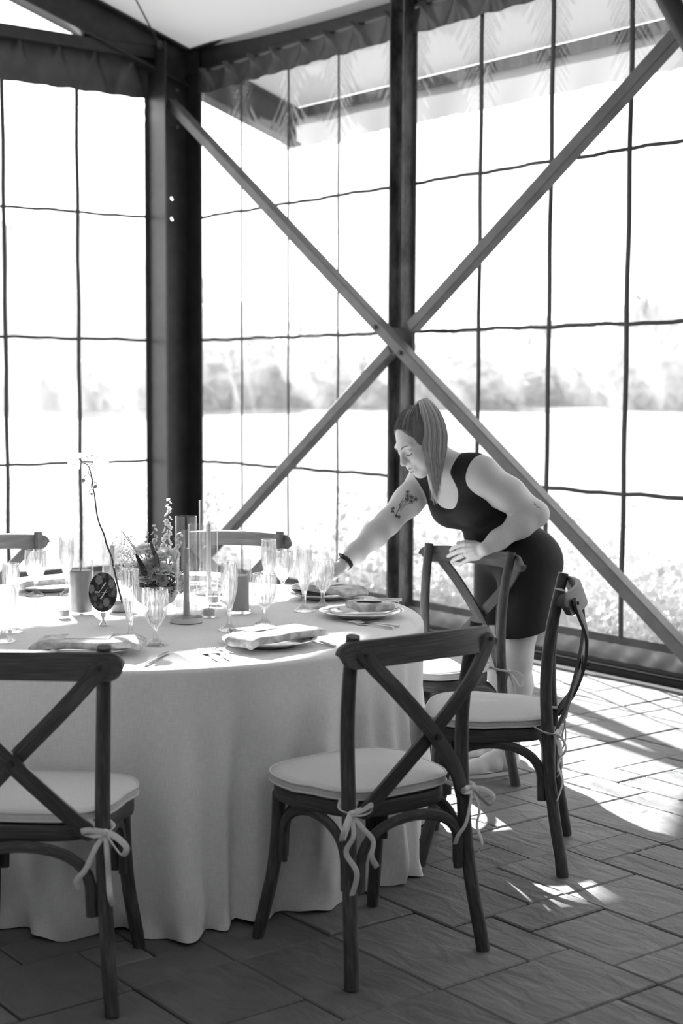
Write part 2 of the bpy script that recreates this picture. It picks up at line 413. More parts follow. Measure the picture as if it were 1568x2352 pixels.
# ================================================================ clear vinyl curtains
ROWS = (.212, .98, 1.879, 2.783, 3.70)
wr = np.random.default_rng(5)
def curtain(num, O, U, length, seams, z_head, gather=True):
    """O start on the floor, U unit vector along the wall, inner normal = towards the room"""
    U = Vector(U); Nn = Vector((0, -1, 0)) if abs(U.x) > .5 else Vector((1, 0, 0)); O = Vector(O)
    root = bpy.data.objects.new('window_%d' % num, None); C.objects.link(root); struct(root); root.location = O
    P = lambda s, n, z: U*s+Nn*n+Vector((0, 0, z))
    edges = [0]+list(seams)+[length]
    for k in range(len(edges)-1):
        a, b = edges[k], edges[k+1]
        for q in range(4):
            z0, z1 = ROWS[q], ROWS[q+1]; ph = wr.uniform(0, 6, 6)
            def fn(u, v):
                s = lerp(a, b, u); z = lerp(z0, z1, v); d = 0
                for e in (a, b):
                    x = abs(s-e); w = math.exp(-(x/.12)**2)
                    tz = (z-z0)/(z1-z0)
                    amp = .006*(tz if q == 3 else (.35*tz**3 if q in (1, 2) else .15))
                    d += amp*w*math.sin(62*(z+x*1.35*(1 if True else -1))+ph[0]+e*3)*min(1, x/.02)
                d += .004*math.sin(5*s+ph[1]+3*z)+.003*math.sin(11*z*.6+7*s+ph[2])
                return P(s, d, z)
            nu, nv = (56, 96) if q == 3 else (24, 40)
            o = MB().grid(fn, nu, nv).build('pane', VINYL, root, sharp=None)
            jj, ii = np.meshgrid(np.arange(nv+1), np.arange(nu+1), indexing='ij'); ss = a+(b-a)*ii/nu; zz = (z1-z0)*jj/nv; cr_ = np.zeros(ss.shape)
            for e in (a, b):   # crumpled film along the seams scatters light: chevrons of fine creases
                x = np.abs(ss-e); g = zz-x*1.55; k = .5+.5*np.sin(95*g+9*np.sin(23*g+ph[3])+e*7)
                env = np.exp(-(x/.10)**2)*np.minimum(1, x/.02)*np.clip((zz-(.35 if q == 3 else .62))/.3, 0, 1)
                cr_ += (.75 if q == 3 else .18)*k**5*env*(.55+.45*np.sin(40*x+17*g+ph[4]))
            cr_ += .08*np.clip(np.sin(13*ss+5*zz+ph[5]), 0, 1)**12*(zz/(z1-z0))
            o.data.attributes.new('crease', 'FLOAT', 'POINT').data.foreach_set('value', cr_.ravel().astype(np.float32))
    sm = MB()
    for e in seams:
        pts = [P(e+.003*math.sin(i*1.3+e*5), .004, lerp(.2, 3.72, i/22)) for i in range(23)]
        MB().tube(pts, {1: .0165, 2: .0115, 3: .0175, 5: .0175}[num], 6, flat=.3, upv=Nn).build('seam', SEAM, root)
    for z in ROWS[1:4]:
        n = max(6, int(length/.09)); pts = [P(length*i/n, .004, z+.003*math.sin(i*.8+z*4)-.003*math.sin(i*2.1)) for i in range(n+1)]
        MB().tube(pts, .0105, 6, flat=.3, upv=Nn).build('seam', SEAM, root)
    # gathered head valance, hem, pleated skirt
    zb = 3.672 if abs(U.x) > .5 else 3.64
    pins = []
    s = .12
    while s < length-.05:
        pins.append(s+wr.uniform(-.03, .03)); s += .30
    zt = z_head
    def val(u, v):
        s = length*u; z = lerp(zt, zb, v); d = .012
        near = min(pins, key=lambda p: abs(p-s)); i = pins.index(near)
        gap = .03*(1-math.exp(-((s-near)/.07)**2))
        z -= gap*(1-v)**2
        for p in pins:
            for sl in (-.55, -.18, .2, .6):
                c = p+sl*.16*v; wdt = .012+.018*v
                d += .020*math.exp(-((s-c)/wdt)**2)*(1-.45*v)
        d += .008*math.sin(23*s)*v
        return P(s, d, z+.004*math.sin(31*s)*v)
    MB().grid(val, max(40, int(length*70)), 12).build('valance', DVINYL, root, sharp=None)
    hem = MB(); hem.grid(lambda u, v: P(length*u, .008+.003*math.sin(20*u*length), lerp(.216, .17, v)), int(length*20), 2)
    hem.build('hem', DVINYL, root, sharp=None)
    r1 = wr.uniform(0, 6, 4)
    def skirt(u, v):
        s = length*u; f = abs(math.sin(s*15+1.2*math.sin(s*4+r1[0])+r1[1]))**1.5
        return P(s, .012+.022*f*math.sin(PI*min(1, v*1.1))+.004*math.sin(40*s+v*5), lerp(.174, .076, v))
    MB().grid(skirt, int(length*60), 8).build('skirt', SKIRTM, root, sharp=None)
    MB().box(P(length/2, .0, .04), (abs(U.x)*length+abs(U.y)*.05, abs(U.y)*length+abs(U.x)*.05, .08)).build('base_rail', RUBBER, root, False)
    MB().tube([P(0, .036, .052), P(length, .036, .052)], .009, 10).build('rail_tube', GLOSSBLK, root)
    # side hems
    for e in (0.012, length-.012): MB().box(P(e, .006, 1.95), (.035 if abs(U.x) > .5 else .006, .006 if abs(U.x) > .5 else .035, 3.5)).build('side_hem', DVINYL, root, False)
    return root
w1 = curtain(1, (0, -5.65, 0), (0, 1, 0), 5.35, [5.65-.883-.571*k for k in range(8) if 5.65-.883-.571*k > .1][::-1], 3.955)
w2 = curtain(2, (.25, 0, 0), (1, 0, 0), 2.305, [.803-.25, 1.375-.25, 1.938-.25], 3.845)
w3 = curtain(3, (2.693, 0, 0), (1, 0, 0), 2.422, [3.296-2.693, 3.868-2.693, 4.439-2.693], 3.845)
w5 = curtain(5, (5.365, 0, 0), (1, 0, 0), 2.95, [.571*k for k in (1, 2, 3, 4)], 3.845)
gp = MB(); gp.add([(.02, -.75, 4.0), (.02, -6.1, 4.0), (.02, -6.1, 5.72), (.02, -.82, 4.04)], [(0, 1, 2, 3)])
struct(gp.build('window_4', VINYL, smooth=False))
# tension rods of the roof with a turnbuckle
rod = thing('tension_rod', 'thin steel roof rod with a turnbuckle rising from the corner column', 'rod', (.12, -.2, 3.93))
A, B = Vector((.12, -.2, 3.93)), Vector((1.4, -1.45, 4.33)); d = (B-A)
MB().tube([(0, 0, 0), d], .006, 8).build('rod', STEEL, rod)
MB().tube([d*.09, d*.105, d*.14, d*.155], [.008, .02, .02, .008], 10).build('turnbuckle', STEEL, rod)
MB().tube([d*.0, d*.02], [.02, .02], 8).build('clevis', STEEL, rod)
# X bracing of square tube in front of the curtain
def brace(segs, label):
    t = thing('cross_brace', label, 'brace', segs[0][0]); o = Vector(segs[0][0])
    for a, b in segs: MB().bar(Vector(a)-o, Vector(b)-o, .072, .072, (0, 1, 0), .006).build('square_tube', BRACE, t, False)
    return t, o
t1, o1 = brace([((.17, -.20, 3.606), (5.15, -.20, .161))], 'square steel brace falling from the corner column to the lower right')
t2, o2 = brace([((.20, -.125, .085), (2.66, -.125, 1.775)), ((2.84, -.125, 1.90), (5.15, -.125, 3.487))], 'square steel brace rising from the corner column foot to the upper right')
for (x, z) in ((2.62, 1.905), (2.86, 1.745)):
    MB().tube([(x-o1.x, -.236-o1.y, z-o1.z), (x-o1.x, -.250-o1.y, z-o1.z)], .014, 8).build('bolt', STEEL, t1)
MB().box((2.75-o2.x, -.125-o2.y, 1.838-o2.z), (.19, .012, .13)).build('gusset', STEEL, t2, False)

# ================================================================ cross-back chairs (origin on the floor, +y is the chair's back)
def seat_outline(k, n=48, s=1.0):
    a = 2*PI*k/n; ca, sa = math.cos(a), math.sin(a); e = 2/3.2
    x = abs(ca)**e*(1 if ca > 0 else -1); y = abs(sa)**e*(1 if sa > 0 else -1)
    w = .222-.022*(y+1)/2*1.6 if y > 0 else .222
    return (x*w*s, (-.03+y*.198)*s-.0*(s-1))
POST = [(.230, .222, 0), (.224, .213, .06), (.213, .194, .17), (.203, .176, .30), (.198, .167, .44), (.197, .160, .55), (.199, .160, .66), (.204, .172, .78), (.212, .198, .915)]
def crest_back(x):   # bowed to the back
    return .262-.052*(abs(x)/.26)**2.2
def chair_parts(root, tie_seed):
    W = WOOD
    for s in (-1, 1):
        MB().tube(cr([(s*x, y, z) for x, y, z in POST], 22), [.0195]*14+[.0195-.0002*i for i in range(8)], 12, uvr=.35).build('rear_leg', W, root)
        fl = [(s*.207, -.238, 0), (s*.199, -.222, .07), (s*.186, -.195, .19), (s*.180, -.180, .31), (s*.178, -.176, .425)]
        MB().tube(cr(fl, 14), [.0175, .0178]+[.019]*12, 12, uvr=.35).build('front_leg', W, root)
    # seat frame: a bent ring with a solid board inside
    b = MB(); n = 48
    prof = [(1.0, .418), (1.012, .424), (1.012, .452), (1.0, .458), (.84, .458), (.84, .418)]
    V = []
    for (s, z) in prof: V += [(*seat_outline(k, n, s), z) for k in range(n)]
    F = []; U = []
    for i in range(len(prof)):
        j = (i+1) % len(prof)
        for k in range(n):
            k2 = (k+1) % n; F.append((i*n+k, i*n+k2, j*n+k2, j*n+k))
            U.append([(i*.02, k*.028), (i*.02, k*.028+.028), (i*.02+.02, k*.028+.028), (i*.02+.02, k*.028)])
    b.add(V, F, U); b.build('seat_frame', W, root)
    b = MB(); b.prism([seat_outline(k, n, .85) for k in range(n)], .434, .450); b.build('seat_board', W, root, False)
    # crest rail
    b = MB(); nu = 56; rows = []
    def crf(u, v):
        q = 2*u-1; x = .262*(1 if q > 0 else -1)*(1-(1-abs(q))**1.9); yb = crest_back(x); e = min(1, (0.262-abs(x))/.034); hh = max(.0335*math.sqrt(max(.0, 1-(1-e)**2)), .003); zc = .868+.010*(1-(x/.262)**2); a = 2*PI*v
        # rounded rectangular cross-section
        cz = max(-1, min(1, 1.35*math.sin(a))); cy = max(-1, min(1, 1.35*math.cos(a)))
        return (x, yb+cy*.0095-.012*cz, zc+cz*hh)
    b.grid(lambda u, v: crf(v, u), 16, nu, closeu=True, uv=lambda u, v: (u*.18, v*.53))
    n0 = len(b.v); b.f.append(list(range(15, -1, -1))); b.uv.append([(0, 0)]*16); b.f.append(list(range(n0-16, n0))); b.uv.append([(0, 0)]*16)
    b.build('crest_rail', W, root)
    # two crossing slats with bolts
    for s in (-1, 1):
        dy = .009*s
        path = [(s*.218, crest_back(.218)+.016, .885), (s*.200, crest_back(.2)+.019, .855), (s*.12, .275+dy*.6, .765), (s*.012, .268+dy, .655), (-s*.10, .235+dy*.8, .535), (-s*.165, .196, .455), (-s*.176, .190, .435)]
        pts = cr(path, 26); b = MB(); m = len(pts); V = []; nr = 10
        for i in range(m):
            p = pts[i]; t = pts[min(i+1, m-1)]-pts[max(i-1, 0)]; t /= np.linalg.norm(t)
            wd = np.cross(t, [0, 1, 0]); wd /= np.linalg.norm(wd); nd = np.cross(wd, t); hw = .0205 if 1 < i < m-2 else (.017 if i in (1, m-2) else .011)
            for k in range(nr):
                a = 2*PI*k/nr; c1 = max(-1, min(1, 1.3*math.cos(a))); c2 = max(-1, min(1, 1.3*math.sin(a)))
                V.append(p+wd*hw*c1+nd*.0062*c2)
        F = []; U = []
        for i in range(m-1):
            for k in range(nr):
                k2 = (k+1) % nr; F.append((i*nr+k, i*nr+k2, (i+1)*nr+k2, (i+1)*nr+k)); q = .022
                U.append([(k*.01, i*q), (k*.01+.01, i*q), (k*.01+.01, i*q+q), (k*.01, i*q+q)])
        F += [tuple(range(nr-1, -1, -1)), tuple((m-1)*nr+k for k in range(nr))]; U += [[(0, 0)]*nr]*2
        b.add(V, F, U); sl = b.build('cross_slat', W, root)
        for (i, off, rb) in ((2, .012, .0055), (m-3, .012, .0055), (13, .016, .008))[:3 if s == 1 else 2]:
            MB().tube([pts[i], pts[i]+np.array([0, off, 0])], rb, 8).build('bolt', STEEL, sl)
    # bent braces under the seat: both sides, back and front
    def arch(p0, p1, out, n=20):
        pts = []
        p0, p1 = np.array(p0), np.array(p1)
        for i in range(n):
            t = i/(n-1); a = PI*t; w = (1-math.cos(a))/2
            hz = math.sin(a)**.55
            q = p0+(p1-p0)*w; q[2] = .255+.153*hz; pts.append(q)
        pts[0][2] = .235; pts[-1][2] = .235
        MB().tube(pts, .0155, 8, flat=.75, upv=out, uvr=.3).build('bent_brace', W, root)
    for s in (-1, 1): arch((s*.180, -.155, 0), (s*.196, .150, 0), (s, 0, 0))
    arch((-.172, .180, 0), (.172, .180, 0), (0, 1, 0)); arch((-.155, -.185, 0), (.155, -.185, 0), (0, -1, 0))
    # cushion with piping
    b = MB(); n = 48
    def cu(u, v):
        k = u*n; s = math.sin(PI*v/1)
        x0, y0 = seat_outline(k, n, 1.0)
        if v < .3: t = v/.3; sc = lerp(.90, 1.045, t**.5); z = .462+.006*t
        elif v < .55: t = (v-.3)/.25; sc = 1.045+.012*math.sin(PI*t); z = lerp(.468, .490, t)
        else: t = (v-.55)/.45; sc = 1.045*(1-t); z = .490+.021*(1-(1-t)**2.2)+.003*math.sin(9*x0+tie_seed)*math.sin(8*y0+1)*t*(1-t)*4
        y = y0*sc-.0
        if y > .150: y = .150+(y-.150)*.55
        return (x0*sc, y, z)
    b.grid(cu, n, 20, closeu=True, uv=lambda u, v: tuple(c for c in cu(u % 1, v)[:2]))
    cush = b.build('cushion', CANVAS, root, sharp=None)
    for z in (.4885, .4685):
        pts = []
        for k in range(n+1):
            x0, y0 = seat_outline(k % n, n, 1.058); y = y0 if y0 < .15 else .15+(y0-.15)*.55; pts.append((x0, y, z))
        MB().tube(pts, .0032, 6, cap=False).build('piping', CANVAS, cush)
    # tied fabric bows round the rear posts
    tr = random.Random(tie_seed)
    for s in (-1, 1):
        px, py, pz = s*.198, .166, .452
        kn = np.array([px+s*.012, py+.024, pz])
        def rib(pts, w0=.0075, nn=16, w1=None):
            q = cr(pts, nn); MB().tube(q, [lerp(w0, w1 or w0*.9, i/(nn-1)) for i in range(nn)], 7, flat=.32, upv=(s*.3, .9, .3)).build('tie', TIE, cush)
        rib([(px-s*.05, py-.03, pz+.018), (px-s*.022, py-.004, pz+.008), (px-s*.018, py+.018, pz+.002), tuple(kn)])
        rib([(px-s*.01, py-.045, pz+.018), (px+s*.024, py-.008, pz+.008), (px+s*.024, py+.016, pz+.004), tuple(kn)])
        MB().lathe([(.002, -.010), (.009, -.006), (.011, 0), (.009, .006), (.002, .010)], 10, tuple(kn+np.array([0, .004, 0]))).build('tie', TIE, cush)
        j = lambda a=.01: tr.uniform(-a, a)
        rib([tuple(kn), tuple(kn+[s*.03, .022+j(), -.006]), tuple(kn+[s*.058+j(), .03+j(), -.03+j()]), tuple(kn+[s*.045, .022, -.052+j()]), tuple(kn+[s*.018, .012, -.022]), tuple(kn)], .0085, 24)
        rib([tuple(kn), tuple(kn+[-s*.03, .02+j(), .008]), tuple(kn+[-s*.06+j(), .022+j(), .016+j()]), tuple(kn+[-s*.052, .012, .0]), tuple(kn+[-s*.02, .01, -.006]), tuple(kn)], .008, 24)
        rib([tuple(kn), tuple(kn+[-s*.022, .018, -.035]), tuple(kn+[-s*(.05+j()), .016+j(), -.085+j()]), tuple(kn+[-s*(.055+j(.02)), .022, -.115]), tuple(kn+[-s*(.068+j(.02)), .008, -.15+j(.03)])], .0065, 22, .008)
        rib([tuple(kn), tuple(kn+[s*.008, .022, -.05]), tuple(kn+[s*(.016+j()), .012, -.11+j(.02)]), tuple(kn+[s*(.008+j()), .026, -.15]), tuple(kn+[s*(.018+j(.02)), .006, -.20+j(.04)])], .0065, 22, .008)
TC = Vector((5.39, -3.51, 0)); TZ = .76
def ring(deg, r): a = math.radians(deg); return Vector((TC.x+r*math.cos(a), TC.y+r*math.sin(a), 0))
first_chair = None
for k, (deg, r, rot, label) in enumerate([
        (0, 1.285, 0.0, 'weathered wooden cross-back chair in front at the centre, its two bows facing out'),
        (-40.7, 1.266, -41, 'dark wooden cross-back chair cut by the left edge of the picture'),
        (44.8, 1.242, 42.7, 'wooden cross-back chair seen from its side, drawn up right of the table'),
        (84.4, 1.257, 97, 'wooden cross-back chair whose top rail the woman is holding'),
        (133.5, 1.27, 133.5, 'wooden cross-back chair behind the candles, only its top rail showing beside the column'),
        (174.5, 1.27, 174.5, 'wooden cross-back chair behind the table at the far left, seen past the goblet')]):
    if first_chair is None:
        first_chair = t = thing('dining_chair', label, 'chair', group='cross-back chairs round the table'); chair_parts(t, 3)
    else: t = copy_tree(first_chair); t['label'] = label
    p = ring(deg, r); t.location = p; t.rotation_euler = (0, 0, math.radians(rot)-PI/2)

# ================================================================ table and cloth
tbl = thing('round_table', 'round folding banquet table hidden under the pale linen cloth', 'table', TC)
MB().lathe([(.01, TZ-.04), (.96, TZ-.04), (.97, TZ-.03), (.97, TZ-.012), (.96, TZ-.006), (.01, TZ-.006)], 64).build('tabletop', WOOD, tbl)
for a in range(4):
    x, y = .5*math.cos(a*PI/2+.7), .5*math.sin(a*PI/2+.7)
    MB().tube([(x, y, 0), (x, y, TZ-.035)], .018, 8).build('leg', STEEL, tbl)
crn = np.random.default_rng(21)
NF = 17; fa = np.sort((np.arange(NF)+crn.uniform(-.28, .28, NF))/NF*2*PI); famp = crn.uniform(.6, 1.35, NF); fwd = crn.uniform(.10, .17, NF); fph = crn.uniform(-.25, .25, NF)
fa = np.append(fa, crn.uniform(0, 2*PI, 12)); famp = np.append(famp, crn.uniform(.35, .6, 12)); fwd = np.append(fwd, crn.uniform(.035, .06, 12)); fph = np.append(fph, crn.uniform(-.3, .3, 12))
for _a, _m, _w in ((-66, .8, .06), (-57, .9, .05), (-48, .6, .045), (-33, .8, .05), (-24, .9, .06), (-17, .6, .04), (-7, .9, .055), (5, .6, .05), (14, .9, .05), (20, .8, .04), (27, .9, .05)):
    fa = np.append(fa, math.radians(_a) % (2*PI)); famp = np.append(famp, _m*.8); fwd = np.append(fwd, _w); fph = np.append(fph, .1*math.sin(_a))
def fold(th, s):
    v = 0
    for a, m, w, p in zip(fa, famp, fwd, fph):
        d = (th-a-p*s*.35+PI) % (2*PI)-PI; ww = w*(1.15-.35*s)
        v += m*(math.exp(-(d/ww)**2)-.42*math.exp(-((d-1.7*ww)/(ww*.8))**2)-.42*math.exp(-((d+1.7*ww)/(ww*.8))**2))
    return v
RT = .985
def cloth(u, v):
    th = 2*PI*u
    if v < .25: r = RT*.985*(v/.25); return (r*math.cos(th), r*math.sin(th), TZ+.0006*math.sin(37*r+3*th))
    if v < .31:
        t = (v-.25)/.06; a = t*PI/2; r = RT*.985+.016*math.sin(a); z = TZ-.016*(1-math.cos(a)); return (r*math.cos(th), r*math.sin(th), z)
    s = (v-.31)/.69; f = fold(th, s)
    if f > 0: f *= 1-max(w_*math.exp(-(((th-math.radians(q)+PI) % (2*PI)-PI)/.24)**4) for q, w_ in ((0, .4), (-40.7, .4), (44.8, .85), (84.4, .85), (133.5, .85), (174.5, .85)))
    r = RT+.001-.008*s+f*.062*min(1, s*1.15)**.9+.018*max(0, s-.93)/.07*math.sin(th*23+f*2)
    z = lerp(TZ-.016, .006, s**.98)
    if s > .97: z = max(.004, z+.008*math.sin(th*31+1)*(s-.97)/.03)
    return (r*math.cos(th), r*math.sin(th), z)
cb = MB(); cb.grid(cloth, 420, 64, closeu=True, uv=lambda u, v: ((cloth(u % 1, v)[0], cloth(u % 1, v)[1]) if v <= .31 else (2*PI*RT*u, 1+.76*(v-.31)/.69)))
tc_ = cb.build('tablecloth', LINEN, sharp=None); tc_.location = TC; tag(tc_, 'pale linen tablecloth falling in folds to the floor', 'tablecloth')

# ================================================================ things on the table
def pt(deg, r, z=TZ+.001): p = ring(deg, r); return Vector((p.x, p.y, z))
def ribs(n, amp, lo, hi):   # cut flutes between profile rows lo and hi
    return lambda i, a: 1+(amp*(abs(math.cos(n*a/2))*2-1.2) if lo <= i <= hi else 0)
def stem_glass(name, outer, inner, n_rib):
    """outer: foot up to the rim; inner: rim down to the bottom of the bowl"""
    me = {}
    k = len(outer); b = MB(); prof = outer+inner
    def rib(i, a):
        if i < 5: return 1+.035*math.cos(n_rib*a)
        if i < 8: return 1+.05*math.cos(n_rib/2*a)
        if i < k-2: return 1+.045*(abs(math.cos(n_rib*a/2))*2-1.25)
        return 1
    b.lathe(prof, n_rib*6, rib=rib); return b
FL_OUT = [(.033, 0), (.0345, .002), (.033, .005), (.022, .011), (.012, .018), (.0068, .030), (.0058, .045), (.0075, .060), (.014, .085), (.021, .110), (.0255, .135), (.0275, .160), (.0275, .190), (.0265, .216), (.0268, .220)]
FL_IN = [(.0246, .220), (.0244, .215), (.025, .190), (.025, .160), (.0228, .135), (.018, .110), (.011, .086), (.004, .072)]
GB_OUT = [(.034, 0), (.0355, .002), (.034, .005), (.023, .011), (.012, .018), (.0072, .028), (.0062, .040), (.0085, .054), (.020, .068), (.0305, .086), (.037, .106), (.0395, .130), (.0398, .150), (.0388, .168), (.0392, .172)]
GB_IN = [(.0370, .172), (.0366, .167), (.0373, .150), (.0368, .130), (.0342, .107), (.0278, .088), (.0172, .072), (.004, .064)]
flute_me = stem_glass('flute', FL_OUT, FL_IN, 14).mesh('champagne_flute', True, 28); goblet_me = stem_glass('goblet', GB_OUT, GB_IN, 16).mesh('goblet', True, 28)
GLASSES = [  # kind, x, y, label
    ('f', 5.794, -3.754, 'cut crystal champagne flute beside the oval number card, before the low bowl'), ('g', 5.921, -3.740, 'cut crystal goblet in front of the compote of flowers'),
    ('f', 5.821, -3.407, 'cut crystal champagne flute standing before the pale pillar candle'), ('g', 5.808, -3.260, 'cut crystal goblet right of the pale pillar candle, above the centre napkin'),
    ('f', 5.629, -2.968, 'cut crystal champagne flute at the settings by the reaching hand'), ('g', 5.601, -2.866, "cut crystal goblet nearest the woman's wrist"),
    ('f', 5.300, -2.890, 'cut crystal champagne flute rising over the rail of the chair by the candles'), ('g', 5.262, -2.800, 'cut crystal goblet half hidden behind the flute in front of the back chair'),
    ('g', 4.745, -3.560, 'cut crystal goblet in front of the far left chair rail'), ('f', 4.790, -3.455, 'cut crystal champagne flute behind the dark pillar candle'),
    ('f', 5.440, -3.985, 'cut crystal champagne flute at the left edge, behind the front goblet'), ('g', 5.592, -4.084, 'cut crystal goblet cut by the left edge of the picture'),
    ('f', 5.02, -4.16, 'cut crystal champagne flute of which the left edge shows only the rim'), ('g', 5.00, -3.14, 'cut crystal goblet showing only its rim behind the flowers')]
for kd, x, y, lab in GLASSES:
    me, nm, cat = (flute_me, 'champagne_flute', 'flute') if kd == 'f' else (goblet_me, 'goblet', 'goblet')
    o = link(nm, me, CRYSTAL); o.location = (x, y, TZ+.001); o.rotation_euler = (0, 0, rng.uniform(0, 6))
    tag(o, lab, cat, 'crystal flutes' if kd == 'f' else 'crystal goblets')

# ---- plates, napkins, cards, cutlery
def plate_mat():
    m = pmat('printed_china', .8, .1, .6)
    tc = N(m, 'ShaderNodeTexCoord'); sp = N(m, 'ShaderNodeVectorMath', operation='LENGTH')
    mp = N(m, 'ShaderNodeMapping'); mp.inputs['Scale'].default_value = (1, 1, 0); L(m, tc.outputs['Object'], mp.inputs[0]); L(m, mp.outputs[0], sp.inputs[0])
    r = sp.outputs['Value']
    v = N(m, 'ShaderNodeTexVoronoi', Scale=52.0); L(m, tc.outputs['Object'], v.inputs['Vector'])
    nz = noise(m, 60, 3, .6); spots = math2(m, 'ADD', v.outputs['Distance'], math2(m, 'MULTIPLY', nz, .9))
    rimmask = ramp(m, r, [(.090, 0), (.098, 1), (.126, 1), (.131, 0)])
    ink = ramp(m, spots, [(.82, .07), (.90, .82)])
    mx = N(m, 'ShaderNodeMix', data_type='RGBA'); mx.inputs[6].default_value = g4(.82); L(m, rimmask, mx.inputs[0]); L(m, ink, mx.inputs[7])
    L(m, mx.outputs[2], bsdf(m).inputs['Base Color']); return m
PLATEM = plate_mat()
pl = MB()
prof = [(.004, .0), (.075, .0), (.082, .003), (.095, .010), (.118, .016), (.136, .0205), (.1385, .0225), (.136, .0235), (.118, .0195), (.095, .014), (.080, .0075), (.004, .006)]
pl.lathe(prof, 96, rib=lambda i, a: 1+(.014*(abs(math.cos(6*a))**.7-.5) if 3 < i < 9 else 0)); plate_me = pl.mesh('dinner_plate', True, 50)
def napkin_mesh(wd, dp, th, seed, drop=.0, name='napkin'):
    """a folded cloth: soft flattened roll with a fold line and one end turned down"""
    q = random.Random(seed); b = MB(); nu, nv = 34, 28
    def fn(u, v):
        s = lerp(-wd/2, wd/2, v); a = 2*PI*u; ca, sa = math.cos(a), math.sin(a)
        e = .28; y = dp/2*abs(ca)**e*(1 if ca > 0 else -1); z = th/2*abs(sa)**.45*(1 if sa > 0 else -1)
        endt = max(0, abs(s)/(wd/2)-.86)/.14
        z *= 1-.35*endt**2; y *= 1-.05*endt**2
        z += .0012*math.sin(s*38+seed)+.0010*math.sin(y*60+s*20+seed)
        y += .003*math.sin(s*18+seed*2)+.07*s*math.sin(seed)
        zz = th/2+z
        if drop: zz -= drop*(max(0, abs(s)-wd/2+.032)/.032)**1.6*(1.2 if s < 0 else .7)
        if sa < 0 and abs(ca) > .3: zz -= .002
        return (s, y, zz)
    b.grid(lambda u, v: fn(u, v), nu, nv, closeu=True, uv=lambda u, v: (v*wd, u*dp*2))
    b.f.append(list(range(nu-1, -1, -1))); b.uv.append([(0, 0)]*nu); n0 = len(b.v); b.f.append(list(range(n0-nu, n0))); b.uv.append([(0, 0)]*nu)
    return b
def fork_parts(root):
    MB().tube(cr([(.0, .0, .0055), (.03, 0, .006), (.075, 0, .005), (.098, 0, .005)], 12), [.0016, .0018, .0022, .0026, .003, .0034, .0037, .004, .0042, .0043, .0044, .0044], 10).build('handle', SILVER, root)
    hb = MB(); pr = [(-.002, .003), (-.012, .006), (-.024, .0105), (-.036, .0118), (-.043, .0118)]
    def zf(x): t = (-x-.0)/.09; return .0055-.004*math.sin(PI*min(1, t*1.6))+.004*max(0, t-.55)
    V = []
    for x, w in pr: V += [(x, -w, zf(x)+.0009), (x, w, zf(x)+.0009), (x, w, zf(x)-.0009), (x, -w, zf(x)-.0009)]
    F = [(0, 1, 2, 3)]+[(i*4+k, i*4+4+k, i*4+4+(k+1) % 4, i*4+(k+1) % 4) for i in range(len(pr)-1) for k in range(4)]+[(19, 18, 17, 16)]
    hb.add(V, F); hb.build('head', SILVER, root)
    for k in range(4):
        y = -.0098+k*.00653; pts = [(-.042, y, zf(-.042)), (-.058, y, zf(-.058)), (-.074, y, zf(-.074)), (-.088, y*.93, zf(-.088))]
        MB().tube(pts, [.0019, .0018, .0015, .0006], 6, flat=.7).build('tine', SILVER, root)
def knife_parts(root):
    MB().tube([(0, 0, .005), (.03, 0, .005), (.098, 0, .005), (.1, 0, .005)], [.0034, .0038, .0043, .0036], 10).build('handle', SILVER, root)
    b = MB(); P = [(0, -.003), (-.02, -.008), (-.085, -.0085), (-.105, -.006), (-.113, .001), (-.10, .0045), (-.02, .0042), (0, .003)]
    b.prism(P, .0040, .0056); b.build('blade', SILVER, root, False)
fork0 = knife0 = None
def fork(p, deg, lab):
    global fork0
    if fork0 is None: fork0 = o = thing('dinner_fork', lab, 'fork', group='silver forks'); fork_parts(o)
    else: o = copy_tree(fork0); o['label'] = lab
    o.location = p; o.rotation_euler = (0, 0, math.radians(deg)); return o
def knife(p, deg, lab):
    global knife0
    if knife0 is None: knife0 = o = thing('table_knife', lab, 'knife', group='silver knives'); knife_parts(o)
    else: o = copy_tree(knife0); o['label'] = lab
    o.location = p; o.rotation_euler = (0, 0, math.radians(deg)); return o
# setting: angle, plate radius, plate label, napkin (w, d, h, seed, dx radial, dy, rot), napkin label
SET = [
    (-40.5, .690, 'scalloped china plate under the napkin in front of the left chair', (.32, .165, .022, 2.9, .02, .0, 92), 'folded pale napkin on the plate behind the left chair rail'),
    (4.0, .735, 'scalloped china plate under the napkin at the centre front of the table', (.315, .135, .024, .25, .035, -.0, 93), 'folded printed napkin on the plate at the centre front of the table'),
    (54, .775, 'scalloped china plate with its printed rim showing, at the right edge of the table', (.135, .130, .028, 3.3, .03, -.01, 20), 'square folded printed napkin on the plate at the right edge of the table'),
    (89, .80, 'scalloped china plate under the napkin the woman is arranging', (.28, .14, .022, .2, .02, 0, 96), 'folded printed napkin on the plate beside the reaching hand'),
    (134, .80, 'china plate hidden behind the tall candles', (.27, .13, .024, 2.9, .0, 0, 92), 'folded pale napkin seen behind the tall glass chimneys'),
    (175, .79, 'china plate at the far left behind the crystal glasses', (.27, .14, .024, .3, .0, 0, 90), 'folded pale napkin seen behind the goblet at the far left')]
for a, r, plab, nk, nlab in SET:
    o = link('dinner_plate', plate_me, PLATEM); o.scale = (1.05, 1.05, 1.0); o.location = pt(a, r); o.rotation_euler = (0, 0, math.radians(a*3)); tag(o, plab, 'plate', 'dinner plates')
    w, d, h, sd, dr, dt, rot = nk
    o = napkin_mesh(w, d, h, sd, drop=.012 if w > .2 else .0).build('napkin', NAPKIN, sharp=None)
    p = pt(a, r+dr); o.location = (p.x, p.y, TZ+.0268); o.rotation_euler = (0, 0, math.radians(a+rot)); tag(o, nlab, 'napkin', 'folded napkins')
